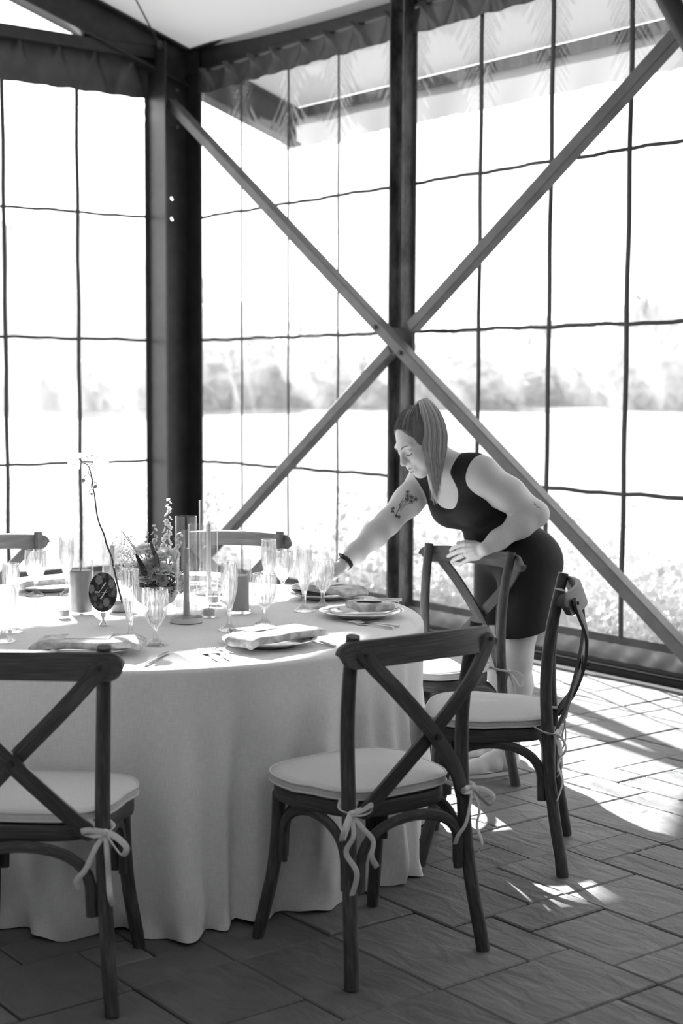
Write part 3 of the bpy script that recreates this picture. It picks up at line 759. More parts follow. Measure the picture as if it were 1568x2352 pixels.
def card(p, w, d, rz, tilt, lab, edge=False):
    o = MB().box((0, 0, 0), (w, d, .0016)).build('place_card', PAPER, smooth=False); o.location = p; o.rotation_euler = (tilt, 0, math.radians(rz)); tag(o, lab, 'card', 'place cards')
    if edge: MB().box((0, -d/2-.0002, 0), (w, .0006, .0018)).build('card_edge_shade', LINESHADE, o, False)  # dark strip paints the shade along the card's near edge
_p = pt(-40.5, .70); card((_p.x, _p.y, TZ+.0512), .13, .085, 52, .02, 'pale place card on the napkin behind the left chair rail')
_p = pt(4, .72); card((_p.x, _p.y-.03, TZ+.0535), .12, .07, 97, .02, 'pale place card on the napkin at the centre front of the table')
_p = pt(53, .80); card((_p.x, _p.y, TZ+.0562), .085, .075, 52, -.10, 'white place card on the square napkin at the right edge of the table', True)
_p = pt(89, .81); card((_p.x, _p.y, TZ+.0512), .12, .07, 100, .02, 'pale place card on the napkin beside the reaching hand')
def lay(fn, a, b, lab, ln):   # the handle ends at b, the head points to a
    a, b = Vector(a), Vector(b); d = (b-a).normalized(); p = b-d*ln
    fn((p.x, p.y, TZ+.001), math.degrees(math.atan2(d.y, d.x)), lab)
lay(fork, (5.938, -3.637), (6.262, -3.738), 'outer silver fork left of the centre front plate', .1)
lay(fork, (5.951, -3.606), (6.270, -3.704), 'inner silver fork left of the centre front plate', .1)
lay(knife, (6.09, -3.30), (6.287, -3.331), 'silver knife sticking out right of the centre front plate', .1)
lay(knife, (6.048, -3.758), (6.205, -3.942), 'silver knife lying between the left and centre front plates', .1)
lay(fork, (5.905, -3.01), (6.118, -2.965), 'outer silver fork before the square napkin', .1)
lay(fork, (5.925, -2.985), (6.108, -2.930), 'inner silver fork before the square napkin', .1)
lay(fork, (5.578, -2.66), (5.668, -2.565), 'outer silver fork right of the napkin being arranged', .1)
lay(fork, (5.545, -2.622), (5.632, -2.522), 'inner silver fork right of the napkin being arranged', .1)
lay(fork, (5.66, -4.155), (5.90, -4.36), 'outer silver fork left of the plate behind the left chair rail', .1)
lay(fork, (5.69, -4.105), (5.93, -4.315), 'inner silver fork left of the plate behind the left chair rail', .1)

# ---- candles and glass
def chimney(name, p, r, h, label, cat, z0=TZ+.001, th=.0022, base_t=0.0):
    b = MB()
    prof = [(r-.0006, 0), (r, .002), (r, h-.001), (r-th/2, h), (r-th, h-.001), (r-th, base_t if base_t else .002)]
    if base_t: prof = [(.002, 0)]+prof+[(.002, base_t)]; b.lathe(prof, 48)
    else: b.lathe(prof, 48, closed=True)
    o = b.build(name, THINGLASS, sharp=35); o.location = (p[0], p[1], z0); tag(o, label, cat); return o
def candle(p, r, h, label, m, z0, taper=1.0, wavy=0.0, n=28, name='pillar_candle'):
    o = thing(name, label, 'candle', (p[0], p[1], z0)); b = MB()
    pr = [(r*.98, 0), (r, .002), (r*lerp(1, taper, .5), h*.5), (r*taper, h-.004), (r*taper*.9, h), (r*taper*.2, h-.003)]
    b.lathe(pr, n, rib=(lambda i, a: 1+wavy*math.sin(3*a+i)) if wavy else None); b.build('wax', m, o)
    MB().tube(cr([(0, 0, h-.004), (.0008, 0, h+.005), (.003, .001, h+.012)], 6), .0011, 6).build('wick', WICK, o); return o
chimney('glass_cylinder', (5.232, -3.628), .0425, .189, 'clear glass cylinder around the dark pillar candle', 'cylinder', base_t=.010)
candle((5.232, -3.628), .0375, .142, 'dark grey pillar candle left of the oval number card', WAXG, TZ+.0115)
chimney('glass_cylinder', (5.530, -3.175), .0425, .189, 'clear glass cylinder around the pale pillar candle', 'cylinder', base_t=.010)
candle((5.530, -3.175), .035, .122, 'pale pillar candle behind the flute at the centre of the table', pmat('pale_wax', .45, .5, .4), TZ+.0115, wavy=.02)
def dish(p, label):
    b = MB(); b.lathe([(.004, 0), (.050, 0), (.055, .003), (.056, .016), (.0545, .018), (.053, .016), (.052, .009), (.016, .009), (.0155, .020), (.012, .021), (.011, .010), (.003, .010)], 48)
    o = b.build('candle_dish', CERAMIC, sharp=50); o.location = (p[0], p[1], TZ+.001); tag(o, label, 'dish', 'candle dishes'); return o
for p, hc, hg, which, m in (((5.602, -3.433), .237, .345, 'nearest', WAXG), ((5.06, -3.00), .255, .345, 'farthest', WAXG), ((5.085, -3.425), .20, .345, 'left', WAXG)):
    w = {'nearest': 'in front of the flowers', 'farthest': 'furthest right behind the flowers', 'left': 'behind the orchid stem'}[which]
    dish(p, 'round ceramic candle dish '+w)
    candle(p, .0105, hc, 'slim taper candle in a glass chimney '+w, pmat('taper_wax', .42, .5, .4), TZ+.012, .82, n=16, name='taper_candle')
    chimney('glass_chimney', p, .036, hg, 'tall clear glass chimney '+w, 'chimney', TZ+.0108)
# a spare chimney between the two right-hand ones
chimney('glass_chimney', (5.36, -3.235), .034, .30, 'tall clear glass chimney between the two candles beside the flowers', 'chimney')
for (x, y, lab) in ((5.278, -3.719, 'small ribbed glass votive left of the number card'), (5.551, -3.312, 'small glass votive right of the tall taper candle'), (5.30, -3.135, 'small ribbed glass votive behind the taper candle')):
    b = MB(); b.lathe([(.003, 0), (.0215, 0), (.024, .004), (.0265, .040), (.0258, .042), (.0245, .040), (.0222, .007), (.003, .006)], 64, rib=lambda i, a: 1+(.018*math.cos(32*a) if 1 < i < 5 else 0))
    o = b.build('votive_glass', THINGLASS, sharp=40); o.location = (x, y, TZ+.001); tag(o, lab, 'votive', 'glass votives')
    candle((x, y), .0195, .021, lab.replace('small ribbed glass votive', 'low wax light in the votive').replace('small glass votive', 'low wax light in the votive'), WAXW, TZ+.0085, name='votive_candle')

# ---- oval number card on a silver clip
def card_print():
    """flat print of the card: pale blossoms on a dark ground, as a vertex colour attribute"""
    nu, nr = 96, 44; b = MB(); A, Bz = .0465, .0655; V = []; cols = []
    q = random.Random(4); fl = [(-.26, .62, .26), (-.80, .18, .24), (.05, .88, .18), (.60, .42, .24), (.22, -.52, .25), (-.15, -.70, .14), (-.55, -.30, .15), (.72, -.10, .16), (-.42, .95, .14), (.52, .78, .13), (-.3, -.12, .12), (.5, -.78, .13), (-.55, -.62, .12), (.85, .15, .12)]
    lv = [(q.uniform(-.9, .9), q.uniform(-.9, .9), q.uniform(.05, .14), q.uniform(0, 6)) for _ in range(40)]
    def colour(x, y):
        c = .028+.02*math.sin(9*x+4*y)*math.sin(7*y-3*x)
        for lx, ly, ls, la in lv:
            dx, dy = x-lx, y-ly; a = dx*math.cos(la)+dy*math.sin(la); t = -dx*math.sin(la)+dy*math.cos(la)
            if (a/ls)**2+(t/(ls*.4))**2 < 1: c = .07+.05*(t > 0)
        for fx, fy, fr in fl:
            dx, dy = x-fx, y-fy; d = math.hypot(dx, dy)/fr; a = math.atan2(dy, dx)
            if d < .86+.14*abs(math.cos(2.5*a+fx*7)):
                pet = .5+.5*math.cos(5*a+fx*9+d*5); pet2 = .5+.5*math.cos(8*a-d*9+fy*5)
                c = max(c, (.42 if fr > .22 else .24)*(.45+.35*pet*(d > .35)+.35*pet2*(1-d))*(1-.25*d))
        return c
    for i in range(nr+1):
        for k in range(nu):
            r = i/nr; a = 2*PI*k/nu; x, y = r*math.cos(a), r*math.sin(a); V.append((x*A, -.0012, y*Bz)); cols.append(colour(x, y))
    F = [(i*nu+k, (i+1)*nu+k, (i+1)*nu+(k+1) % nu, i*nu+(k+1) % nu) for i in range(nr) for k in range(nu)]
    b.add(V, F); me = b.mesh('printed_face', False); at = me.color_attributes.new('print', 'FLOAT_COLOR', 'POINT')
    at.data.foreach_set('color', [c for v in cols for c in (v, v, v, 1)])
    m = pmat('card_print', .1, .45, .4); n = N(m, 'ShaderNodeVertexColor'); n.layer_name = 'print'; L(m, n.outputs[0], bsdf(m).inputs['Base Color']); me.materials.append(m); return me
nc = thing('number_card', 'oval table number card with dark flower print and a white 4', 'card', (5.496, -3.687, TZ+.001))
face_cam = math.atan2(-6.05+3.687, 9.856-5.496); nc.rotation_euler = (0, 0, face_cam+PI/2+math.radians(2))
oval = MB(); oval.prism([(.0465*math.cos(2*PI*k/64), .0655*math.sin(2*PI*k/64)) for k in range(64)], -.0011, .0011, M=Matrix.Rotation(PI/2, 4, 'X'))
ov = oval.build('oval_board', PAPER, nc, False); ov.location = (0, 0, .110)
link('printed_face', card_print(), None, ov)
num = MB()
def stroke(pts, wds):
    q = cr(pts, 18); n = len(q); V = []
    for i in range(n):
        t = q[min(i+1, n-1)]-q[max(i-1, 0)]; t /= np.linalg.norm(t); w = np.interp(i/(n-1), np.linspace(0, 1, len(wds)), wds); nn = np.array([-t[1], t[0]])
        for s, y in ((1, -.0013), (-1, -.0013), (-1, -.0019), (1, -.0019)): V.append((q[i][0]+nn[0]*w*s, y, q[i][1]+nn[1]*w*s))
    F = [(i*4+k, i*4+4+k, i*4+4+(k+1) % 4, i*4+(k+1) % 4) for i in range(n-1) for k in range(4)]
    num.add(V, F+[(3, 2, 1, 0), (n*4-4, n*4-3, n*4-2, n*4-1)])
stroke([(.010, .032), (.0, .018), (-.010, .004), (-.016, -.001), (-.023, -.002), (-.0265, .001), (-.022, .003), (-.012, .001), (.002, -.001), (.012, -.001), (.018, .003)], [.0020, .0016, .0008, .0007, .0007, .0007, .0007, .0007, .0007, .0007, .0005])
stroke([(.017, .016), (.010, .006), (.003, -.006), (-.008, -.022)], [.0004, .0009, .0016, .0019])
num.build('number_four', PAPER, ov, False)
cl = MB(); cl.lathe([(.002, 0), (.014, 0), (.0145, .002), (.0125, .004), (.0120, .0065), (.0085, .009), (.0075, .012), (.0045, .014), (.0038, .020), (.0042, .026), (.006, .029), (.004, .031), (.002, .032)], 20, rib=lambda i, a: 1+(.05*math.cos(10*a) if i < 6 else 0))
cl.build('clip_stand', SILVER, nc); MB().box((0, -.003, .036), (.017, .004, .013), bev=.0012).build('clip_jaw', SILVER, nc, False); MB().box((0, .003, .036), (.017, .004, .013), bev=.0012).build('clip_jaw', SILVER, nc, False)

# ================================================================ flowers
PETAL = translucent('white_petal', .9, .88, mixf=.5); PETALG = translucent('pale_petal', .75, .7, mixf=.45)
LEAF = pmat('dark_leaf', .12, .5, .4); LEAFL = pmat('pale_leaf', .34, .55, .4); STEMM = pmat('dark_stem', .045, .5, .4); STEML = pmat('pale_stem', .3, .6, .3)
def petal(b, M, ln, wd, cup=.3, curl=.2, nu=6, nv=6, ruff=0.0, ph=0.0):
    """petal from the origin along +x of M, opening towards +z"""
    def fn(u, v):
        t = v; w = wd*math.sin(PI*min(1, .12+.80*t))**.7*(1 if t < .97 else .6); s = (u-.5)*2
        x = ln*t; y = w*s; z = cup*ln*(s*s)*.35+curl*ln*t*t+ruff*math.sin(s*9+ph+t*4)*t
        return M @ Vector((x, y, z))
    b.grid(fn, nu, nv)
def bloom(b, c, nrm, R, rings, q, ruff=.0, wd=.45):
    nrm = Vector(nrm).normalized(); rot = nrm.to_track_quat('Z', 'Y').to_matrix().to_4x4()
    for (n, ln, el) in rings:
        o = q.uniform(0, 6)
        for k in range(n):
            M = Matrix.Translation(c) @ rot @ Matrix.Rotation(o+2*PI*k/n+q.uniform(-.12, .12), 4, 'Z') @ Matrix.Rotation(-math.radians(el+q.uniform(-6, 6)), 4, 'Y')
            petal(b, M, R*ln*q.uniform(.9, 1.08), R*wd*ln, .5, .12 if el < 45 else -.1, 5, 5, ruff*R, q.uniform(0, 6))
fq = random.Random(12)
# compote with the arrangement
fa_ = thing('flower_arrangement', 'pale flowers and dark foliage in a footed ceramic compote at the table centre', 'flowers', (5.42, -3.443, TZ+.001))
b = MB(); b.lathe([(.004, 0), (.034, 0), (.036, .004), (.030, .012), (.026, .024), (.034, .034), (.060, .050), (.074, .072), (.078, .104), (.0765, .107), (.074, .104), (.070, .074), (.055, .054), (.02, .042), (.004, .040)], 64)
b.build('compote', CERAMIC, fa_, sharp=60)
camdir = Vector((.79, -.61, 0)); side = Vector((.61, .79, 0))
def loc(s, d, z): return side*s+camdir*d+Vector((0, 0, z))
# dark bushy foliage: tiny leaves (nobody could count them)
b = MB()
for k in range(1500):
    a = fq.uniform(0, 2*PI); rr = .085*math.sqrt(fq.random()); h = fq.uniform(.095, .185)
    p = loc(rr*math.cos(a)+.012, rr*math.sin(a), h-.25*rr)
    d = Vector((fq.gauss(0, 1), fq.gauss(0, 1), fq.gauss(.3, .8))).normalized(); w = d.cross(Vector((fq.gauss(0, 1), fq.gauss(0, 1), 1))).normalized(); l = fq.uniform(.007, .014)
    b.add([p, p+d*l*.5+w*l*.35, p+d*l, p+d*l*.5-w*l*.35], [(0, 1, 2, 3)])
tag(b.build('bushy_foliage', LEAF, fa_, sharp=None), kind='stuff')
# sprays of tiny pale filler at the left
b = MB()
for k in range(900):
    t = fq.random(); s = -.055-.055*t+fq.gauss(0, .018); z = .13+.14*t*fq.random()+fq.gauss(0, .018); p = loc(s, fq.gauss(.0, .03), z)
    R = fq.uniform(.002, .0042); n = Vector((fq.gauss(0, 1), fq.gauss(0, 1), fq.gauss(0, 1))).normalized(); w = n.orthogonal().normalized(); x = n.cross(w)
    b.add([p+w*R, p+x*R, p-w*R, p-x*R, p+n*R*.8], [(0, 1, 4), (1, 2, 4), (2, 3, 4), (3, 0, 4)])
tag(b.build('filler_spray', PETALG, fa_, sharp=None), kind='stuff')
for k in range(9):
    b = MB(); a0 = loc(fq.uniform(-.03, .03), fq.uniform(-.02, .02), .10); a1 = loc(-.05-.02*k/3+fq.uniform(-.02, .02), fq.uniform(-.03, .03), .17+.015*k)
    b.tube(cr([a0, (a0+a1)/2+Vector((0, 0, .015)), a1], 8), .0012, 5).build('stem', STEML, fa_)
# ruffled blooms
for (s, d, z, R, nr, m, rf_) in [(-.035, .055, .150, .050, (.3, .8, .5), PETALG, .05), (-.075, .045, .128, .030, (-.4, .8, .3), PETALG, .04), (.030, .055, .158, .036, (.2, .6, .9), PETAL, .03), (.062, .040, .152, .030, (.5, .5, .8), PETAL, .03),
        (.020, .020, .195, .033, (.0, .4, 1), PETAL, .03), (-.035, .0, .215, .042, (-.2, .3, 1), PETAL, .03), (.055, -.01, .205, .030, (.3, .2, 1), PETAL, .03), (-.005, .04, .18, .028, (.1, .5, .8), PETALG, .03),
        (.078, .02, .115, .026, (.9, .6, .2), PETALG, .04), (.03, .065, .130, .026, (.2, 1, .3), PETALG, .04)]:
    b = MB(); nn = side*nr[0]+camdir*nr[1]+Vector((0, 0, nr[2]))
    bloom(b, loc(s, d, z), nn, R, [(9, 1, 12), (8, .88, 32), (7, .72, 52), (5, .5, 72)], fq, rf_)
    o = b.build('bloom', m, fa_, sharp=None)
    MB().tube([loc(s*.4, d*.4, .09), loc(s*.8, d*.8, z-.03), loc(s, d, z)], [.0018, .002, .003], 6).build('stem', STEML, o)
# tall florets
def spire(base_, tip, n, R0, m):
    base_, tip = Vector(base_), Vector(tip); st = MB().tube(cr([base_, (base_+tip)/2+Vector((.004, .003, 0)), tip], 12), [.0022-.0001*i for i in range(12)], 6).build('spire_stem', STEML, fa_)
    for k in range(n):
        t = k/(n-1); p = base_.lerp(tip, .35+.65*t); a = k*2.4; b = MB(); R = R0*(1.05-.6*t)
        d = Vector((math.cos(a), math.sin(a), .35+.5*t)).normalized()
        bloom(b, p+d*R*.5, d, R, [(5, 1, 18), (4, .7, 55)], fq, .0, .5); b.build('floret', m, st, sharp=None)
spire(loc(.030, .0, .12), loc(.047, .0, .395), 18, .017, PETAL)
spire(loc(.0, .01, .13), loc(-.004, .0, .305), 10, .016, PETALG)
spire(loc(.05, .02, .12), loc(.088, .02, .275), 9, .016, PETAL)
spire(loc(-.02, .0, .13), loc(-.028, .01, .285), 7, .013, PETALG)
for (a, c, w, m) in [((-.02, .06, .15), (-.055, .07, .225), .008, LEAF), ((.0, .05, .16), (.012, .06, .225), .009, LEAFL), ((.02, .05, .17), (.005, .055, .235), .008, LEAFL), ((-.03, .06, .135), (.0, .085, .125), .012, LEAFL), ((-.05, .06, .13), (-.105, .07, .135), .009, LEAFL), ((.01, .03, .19), (-.01, .03, .26), .007, LEAFL)]:
    b = MB(); A_, B_ = loc(*a), loc(*c); d = B_-A_; y = camdir.cross(d).normalized(); M = Matrix.Translation(A_) @ Matrix((d.normalized(), y, d.normalized().cross(y))).transposed().to_4x4()
    petal(b, M, d.length, w, .6, .12, 4, 8); b.build('leaf', m, fa_, sharp=None)
# orchid stem in its low bowl
orch = thing('orchid', 'white orchid spray with a dark bare stem rising from a low grey bowl', 'orchid', (5.262, -3.493, TZ+.001))
GBOWL = pmat('grey_ceramic', .42, .5, .4)
b = MB(); b.lathe([(.004, 0), (.026, 0), (.036, .006), (.045, .020), (.047, .030), (.0455, .031), (.043, .022), (.034, .010), (.004, .007)], 48); b.build('bowl', GBOWL, orch, sharp=60)
def opx(px, py): return side*((px-276)/659.0)+Vector((0, 0, (1405-py)/659.0))
main = [(281, 1385), (270, 1340), (262, 1300), (258, 1280), (246, 1250), (240, 1228), (230, 1205), (224, 1180), (220, 1140), (218, 1126), (215, 1105), (209, 1076), (200, 1066), (185, 1062)]
sp = cr([opx(*q)+camdir*.006*math.sin(i*.8) for i, q in enumerate(main)], 60)
MB().tube(sp, [lerp(.0038, .0015, i/59) for i in range(60)], 8).build('stem', STEMM, orch)
for br in ([(218, 1128), (212, 1120), (213, 1110), (216, 1098), (207, 1090), (208, 1076)], [(207, 1092), (200, 1092), (195, 1098)], [(217, 1107), (222, 1108), (225, 1112), (224, 1118)], [(212, 1124), (208, 1128), (210, 1134)], [(208, 1075), (216, 1074), (226, 1074)], [(208, 1070), (218, 1066), (226, 1068)]):
    MB().tube(cr([opx(*q) for q in br], 12), .0011, 6).build('twig', STEMM, orch)
BUD = pmat('orchid_bud', .28, .55, .4)
for (px, py, r, tl) in ((194, 1104, .0075, .5), (221.5, 1118, .0062, .4), (213, 1135, .0045, -.3)):
    b = MB(); b.lathe([(.0005, -r*1.25), (r*.5, -r*.95), (r*.95, -.1*r), (r*.85, r*.5), (r*.3, r*1.0), (.0005, r*1.1)], 14)
    o = b.build('bud', BUD, orch, sharp=None); o.location = opx(px, py); o.rotation_euler = (0, tl, .6)
for (px, py, R, nr) in ((178, 1068, .030, (-.5, .75, .1)), (192, 1052, .026, (-.1, .4, .8)), (232, 1066, .030, (.55, .7, .0)), (214, 1050, .026, (.1, .5, .7))):
    nn = side*nr[0]+camdir*nr[1]+Vector((0, 0, nr[2])); c = opx(px, py); b = MB(); rot = nn.normalized().to_track_quat('Z', 'Y').to_matrix().to_4x4(); M0 = Matrix.Translation(c) @ rot
    fo = None
    for (ang, ln, wd) in ((90, 1.0, .42), (210, 1.0, .40), (330, 1.0, .40), (20, 1.05, .75), (160, 1.05, .75)):
        bb_ = MB(); petal(bb_, M0 @ Matrix.Rotation(math.radians(ang), 4, 'Z') @ Matrix.Rotation(-.15, 4, 'Y'), R*ln, R*wd, .2, .15, 6, 6)
        o = bb_.build('petal', PETAL, orch, sharp=None)
    bb_ = MB(); petal(bb_, M0 @ Matrix.Rotation(math.radians(270), 4, 'Z') @ Matrix.Rotation(-1.0, 4, 'Y'), R*.5, R*.22, 1.2, .5, 6, 6); bb_.build('lip', PETALG, orch, sharp=None)

# ================================================================ outside: field, bushes along the wall, distant trees
GRASS = pmat('dry_grass', .36, .95, .1); base(GRASS, ramp(GRASS, noise(GRASS, .35, 8, .65), [(.3, .085), (.7, .135)]))
struct(MB().grid(lambda u, v: (lerp(-300, 120, u), lerp(-120, 300, v), -.10+.6*max(0, min(1, (math.hypot(lerp(-300, 120, u), lerp(-120, 300, v))-30)/80))), 30, 30).build('ground', GRASS, sharp=None))
PLANT = pmat('pale_meadow_leaf', .42, .8, .2); base(PLANT, ramp(PLANT, noise(PLANT, 3, 4), [(.35, .34), (.65, .64)]))
oq = random.Random(31)
def meadow(name, n, fx):
    b = MB()
    for k in range(n):
        x, y, h = fx(oq); z = -.08+h*oq.random()**.7; l = oq.uniform(.03, .09); d = Vector((oq.gauss(0, 1), oq.gauss(0, 1), oq.gauss(.5, .8))).normalized(); w = d.orthogonal().normalized()*l*.28; p = Vector((x, y, z))
        b.add([p, p+d*l*.5+w, p+d*l, p+d*l*.5-w], [(0, 1, 2, 3)])
    for k in range(n//10):
        x, y, h = fx(oq); p = Vector((x, y, -.1)); q = p+Vector((oq.gauss(0, .08), oq.gauss(0, .08), h*oq.uniform(.5, 1))); b.tube([p, p.lerp(q, .5), q], [.004, .003, .002], 4, cap=False)
    return b.build(name, PLANT, smooth=False)
def clump(q, cx, w): return None
cl1 = [(oq.uniform(.3, 5.0), oq.uniform(1.0, 3.4), oq.uniform(.3, .8)) for _ in range(26)]
def fx1(q): c = q.choice(cl1); return c[0]+q.gauss(0, .22), max(.45, c[1]+q.gauss(0, .22)), c[2]
tag(meadow('meadow_plants', 9000, fx1), 'pale leafy plants growing along the outside of the right curtain', 'plants', kind='stuff')
cl2 = [(oq.uniform(-3.5, -1.0), oq.uniform(-3.6, 1.0), oq.uniform(.3, .9)) for _ in range(22)]
def fx2(q): c = q.choice(cl2); return min(-.4, c[0]+q.gauss(0, .22)), c[1]+q.gauss(0, .22), c[2]
tag(meadow('meadow_plants', 7000, fx2), 'pale leafy plants growing along the outside of the left curtain', 'plants', kind='stuff')
TREE = pmat('hazy_leaf', .42, .9, .1); base(TREE, ramp(TREE, noise(TREE, .5, 6, .7), [(.35, .40), (.65, .52)]))  # distance haze is put into the pale leaf colour
def treeline(name, label, pts):
    b = MB()
    for (x, y, w, h) in pts:
        ph = [oq.uniform(0, 6) for _ in range(4)]
        def fn(u, v):
            a = 2*PI*u; t = PI*v; k = 1+.13*math.sin(5*a+ph[0]+3*t)+.09*math.sin(9*a+7*t+ph[1])+.07*math.sin(17*a-11*t+ph[2])+.06*math.sin(29*a+23*t+ph[3])+oq.uniform(-.05, .05)
            return (x+w*.5*k*math.sin(t)*math.cos(a), y+w*.5*k*math.sin(t)*math.sin(a), h*.5-h*.56*k*math.cos(t))
        b.grid(fn, 40, 26, closeu=True)
    return tag(b.build(name, TREE, sharp=None), label, 'trees', kind='stuff')
def polar(ang, d): a = math.radians(ang); return 9.86-d*math.sin(a), -6.05+d*math.cos(a)
tl = []
for k in range(46):
    ang = lerp(36, 55.5, k/45)+oq.uniform(-.2, .2); d = oq.uniform(85, 110); x, y = polar(ang, d); base_h = 3.6+2.6*max(0, 1-abs(ang-41.5)/5)+oq.uniform(-1, 1); tl.append((x, y, oq.uniform(4, 7), base_h))
treeline('treeline', 'faint hazy trees along the field beyond the right curtain', tl)
tl = []
for k in range(30):
    ang = lerp(57.5, 68, k/29)+oq.uniform(-.2, .2); d = oq.uniform(80, 100); x, y = polar(ang, d); tl.append((x, y, oq.uniform(4, 7), 6.2+2.6*max(0, 1-abs(ang-63)/4)+oq.uniform(-1, 1)))
treeline('treeline', 'faint hazy trees along the field beyond the left curtain', tl)

# ================================================================ the woman: one continuous body from a signed distance field
class SDF:
    def __init__(s, lo, hi, h):
        s.lo = np.array(lo, np.float32); s.h = h; s.n = np.ceil((np.array(hi)-s.lo)/h).astype(int)+1; s.F = np.full(s.n, .2, np.float32)
        s.ax = [s.lo[i]+h*np.arange(s.n[i], dtype=np.float32) for i in range(3)]
    def win(s, lo, hi):
        a = np.clip(np.floor((np.array(lo)-s.lo)/s.h).astype(int), 0, s.n-1); b = np.clip(np.ceil((np.array(hi)-s.lo)/s.h).astype(int)+1, 1, s.n)
        sl = tuple(slice(a[i], b[i]) for i in range(3))
        return sl, np.meshgrid(*[s.ax[i][sl[i]] for i in range(3)], indexing='ij', sparse=True)
    def put(s, sl, d, k, op):
        A = s.F[sl]
        if op == 'cut': A, d, sg = -A, d, -1
        else: sg = 1
        h = np.maximum(k-np.abs(A-d), 0)/k; R = np.minimum(A, d)-h*h*k*.25; s.F[sl] = sg*R
    def cone(s, a, b, ra, rb, k=.02, op='add'):
        a, b = np.array(a, float), np.array(b, float); m = max(ra, rb)+k*1.2+.012
        sl, (X, Y, Z) = s.win(np.minimum(a, b)-m, np.maximum(a, b)+m)
        if any(q.size == 0 for q in (X, Y, Z)): return
        d = b-a; L2 = float(d @ d)+1e-12; t = np.clip(((X-a[0])*d[0]+(Y-a[1])*d[1]+(Z-a[2])*d[2])/L2, 0, 1)
        D = np.sqrt((X-a[0]-t*d[0])**2+(Y-a[1]-t*d[1])**2+(Z-a[2]-t*d[2])**2)-(ra+(rb-ra)*t); s.put(sl, D.astype(np.float32), k, op)
    def ell(s, c, r, R=None, k=.02, op='add'):
        """ellipsoid, columns of R are its axes"""
        c = np.array(c, float); r = np.array(r, float); m = max(r)+k*1.2+.012
        sl, (X, Y, Z) = s.win(c-m, c+m)
        R = np.eye(3) if R is None else np.array(R, float); q = []
        for i in range(3): q.append(((X-c[0])*R[0, i]+(Y-c[1])*R[1, i]+(Z-c[2])*R[2, i]))
        k0 = np.sqrt(sum((q[i]/r[i])**2 for i in range(3))); k1 = np.sqrt(sum((q[i]/r[i]**2)**2 for i in range(3)))+1e-9
        s.put(sl, (k0*(k0-1)/k1).astype(np.float32), k, op)
    def half(s, c, n, k=.006):
        """keep the side where (p-c).n < 0"""
        X, Y, Z = np.meshgrid(*s.ax, indexing='ij', sparse=True); n = np.array(n, float)/np.linalg.norm(n)
        D = ((X-c[0])*n[0]+(Y-c[1])*n[1]+(Z-c[2])*n[2]).astype(np.float32)
        A = s.F; h = np.maximum(k-np.abs(A-D), 0)/k; s.F = np.maximum(A, D)+h*h*k*.25
    def mesh(s, name):
        F = s.F; n = np.array(F.shape); ins = F < 0
        c = np.zeros(n-1, np.uint8)
        for dx in (0, 1):
            for dy in (0, 1):
                for dz in (0, 1): c += ins[dx:n[0]-1+dx, dy:n[1]-1+dy, dz:n[2]-1+dz]
        act = (c > 0) & (c < 8); I = np.argwhere(act); idx = np.full(act.shape, -1, np.int32); idx[tuple(I.T)] = np.arange(len(I))
        P = np.zeros((len(I), 3)); W = np.zeros(len(I)); cor = [(x, y, z) for x in (0, 1) for y in (0, 1) for z in (0, 1)]
        val = {q: F[I[:, 0]+q[0], I[:, 1]+q[1], I[:, 2]+q[2]] for q in cor}
        for q in cor:
            for ax in range(3):
                if q[ax]: continue
                e = list(q); e[ax] = 1; a, b = val[q], val[tuple(e)]; m = (a < 0) != (b < 0); t = np.where(m, a/np.where(m, a-b, 1), 0)
                for k in range(3): P[:, k] += np.where(m, q[k]+(t if k == ax else 0), 0)
                W += m
        V = (I+P/W[:, None])*s.h+s.lo; faces = []
        for ax in range(3):
            o = [i for i in range(3) if i != ax]; sl0 = [slice(0, n[i]) for i in range(3)]; sl1 = list(sl0); sl0[ax] = slice(0, n[ax]-1); sl1[ax] = slice(1, n[ax])
            m = ins[tuple(sl0)] != ins[tuple(sl1)]; E = np.argwhere(m)
            E = E[(E[:, o[0]] > 0) & (E[:, o[1]] > 0) & (E[:, o[0]] < n[o[0]]-1) & (E[:, o[1]] < n[o[1]]-1)]
            def cell(d0, d1): q = E.copy(); q[:, o[0]] += d0; q[:, o[1]] += d1; return idx[tuple(q.T)]
            Q = np.stack([cell(-1, -1), cell(0, -1), cell(0, 0), cell(-1, 0)], 1); flip = ~ins[tuple(E.T)]
            if ax == 1: flip = ~flip
            Q[flip] = Q[flip][:, ::-1]; faces.append(Q)
        Fc = np.concatenate(faces); me = bpy.data.meshes.new(name); me.vertices.add(len(V)); me.vertices.foreach_set('co', V.astype(np.float32).ravel())
        me.loops.add(len(Fc)*4); me.loops.foreach_set('vertex_index', Fc.astype(np.int32).ravel()); me.polygons.add(len(Fc))
        me.polygons.foreach_set('loop_start', np.arange(0, len(Fc)*4, 4, dtype=np.int32)); me.update(calc_edges=True); me.validate(); me.shade_smooth(); return me
npv = lambda *a: np.array(a, float)
J = dict(pelvis=npv(5.452, -1.755, .865), waist=npv(5.428, -1.850, .985), chest=npv(5.388, -1.985, 1.120), neck=npv(5.381, -2.085, 1.225), head=npv(5.354, -2.208, 1.335),
         lsh=npv(5.545, -2.050, 1.205), lel=npv(5.640, -1.850, 1.048), lwr=npv(5.580, -2.060, .920), rsh=npv(5.205, -2.060, 1.160), rel=npv(5.222, -2.262, 1.003), rwr=npv(5.222, -2.480, .852),
         lhip=npv(5.545, -1.795, .84), lkn=npv(5.562, -1.862, .465), lank=npv(5.566, -1.905, .095), rhip=npv(5.345, -1.745, .84), rkn=npv(5.348, -1.765, .45), rank=npv(5.340, -1.735, .095))
nrm_ = lambda v: v/np.linalg.norm(v)
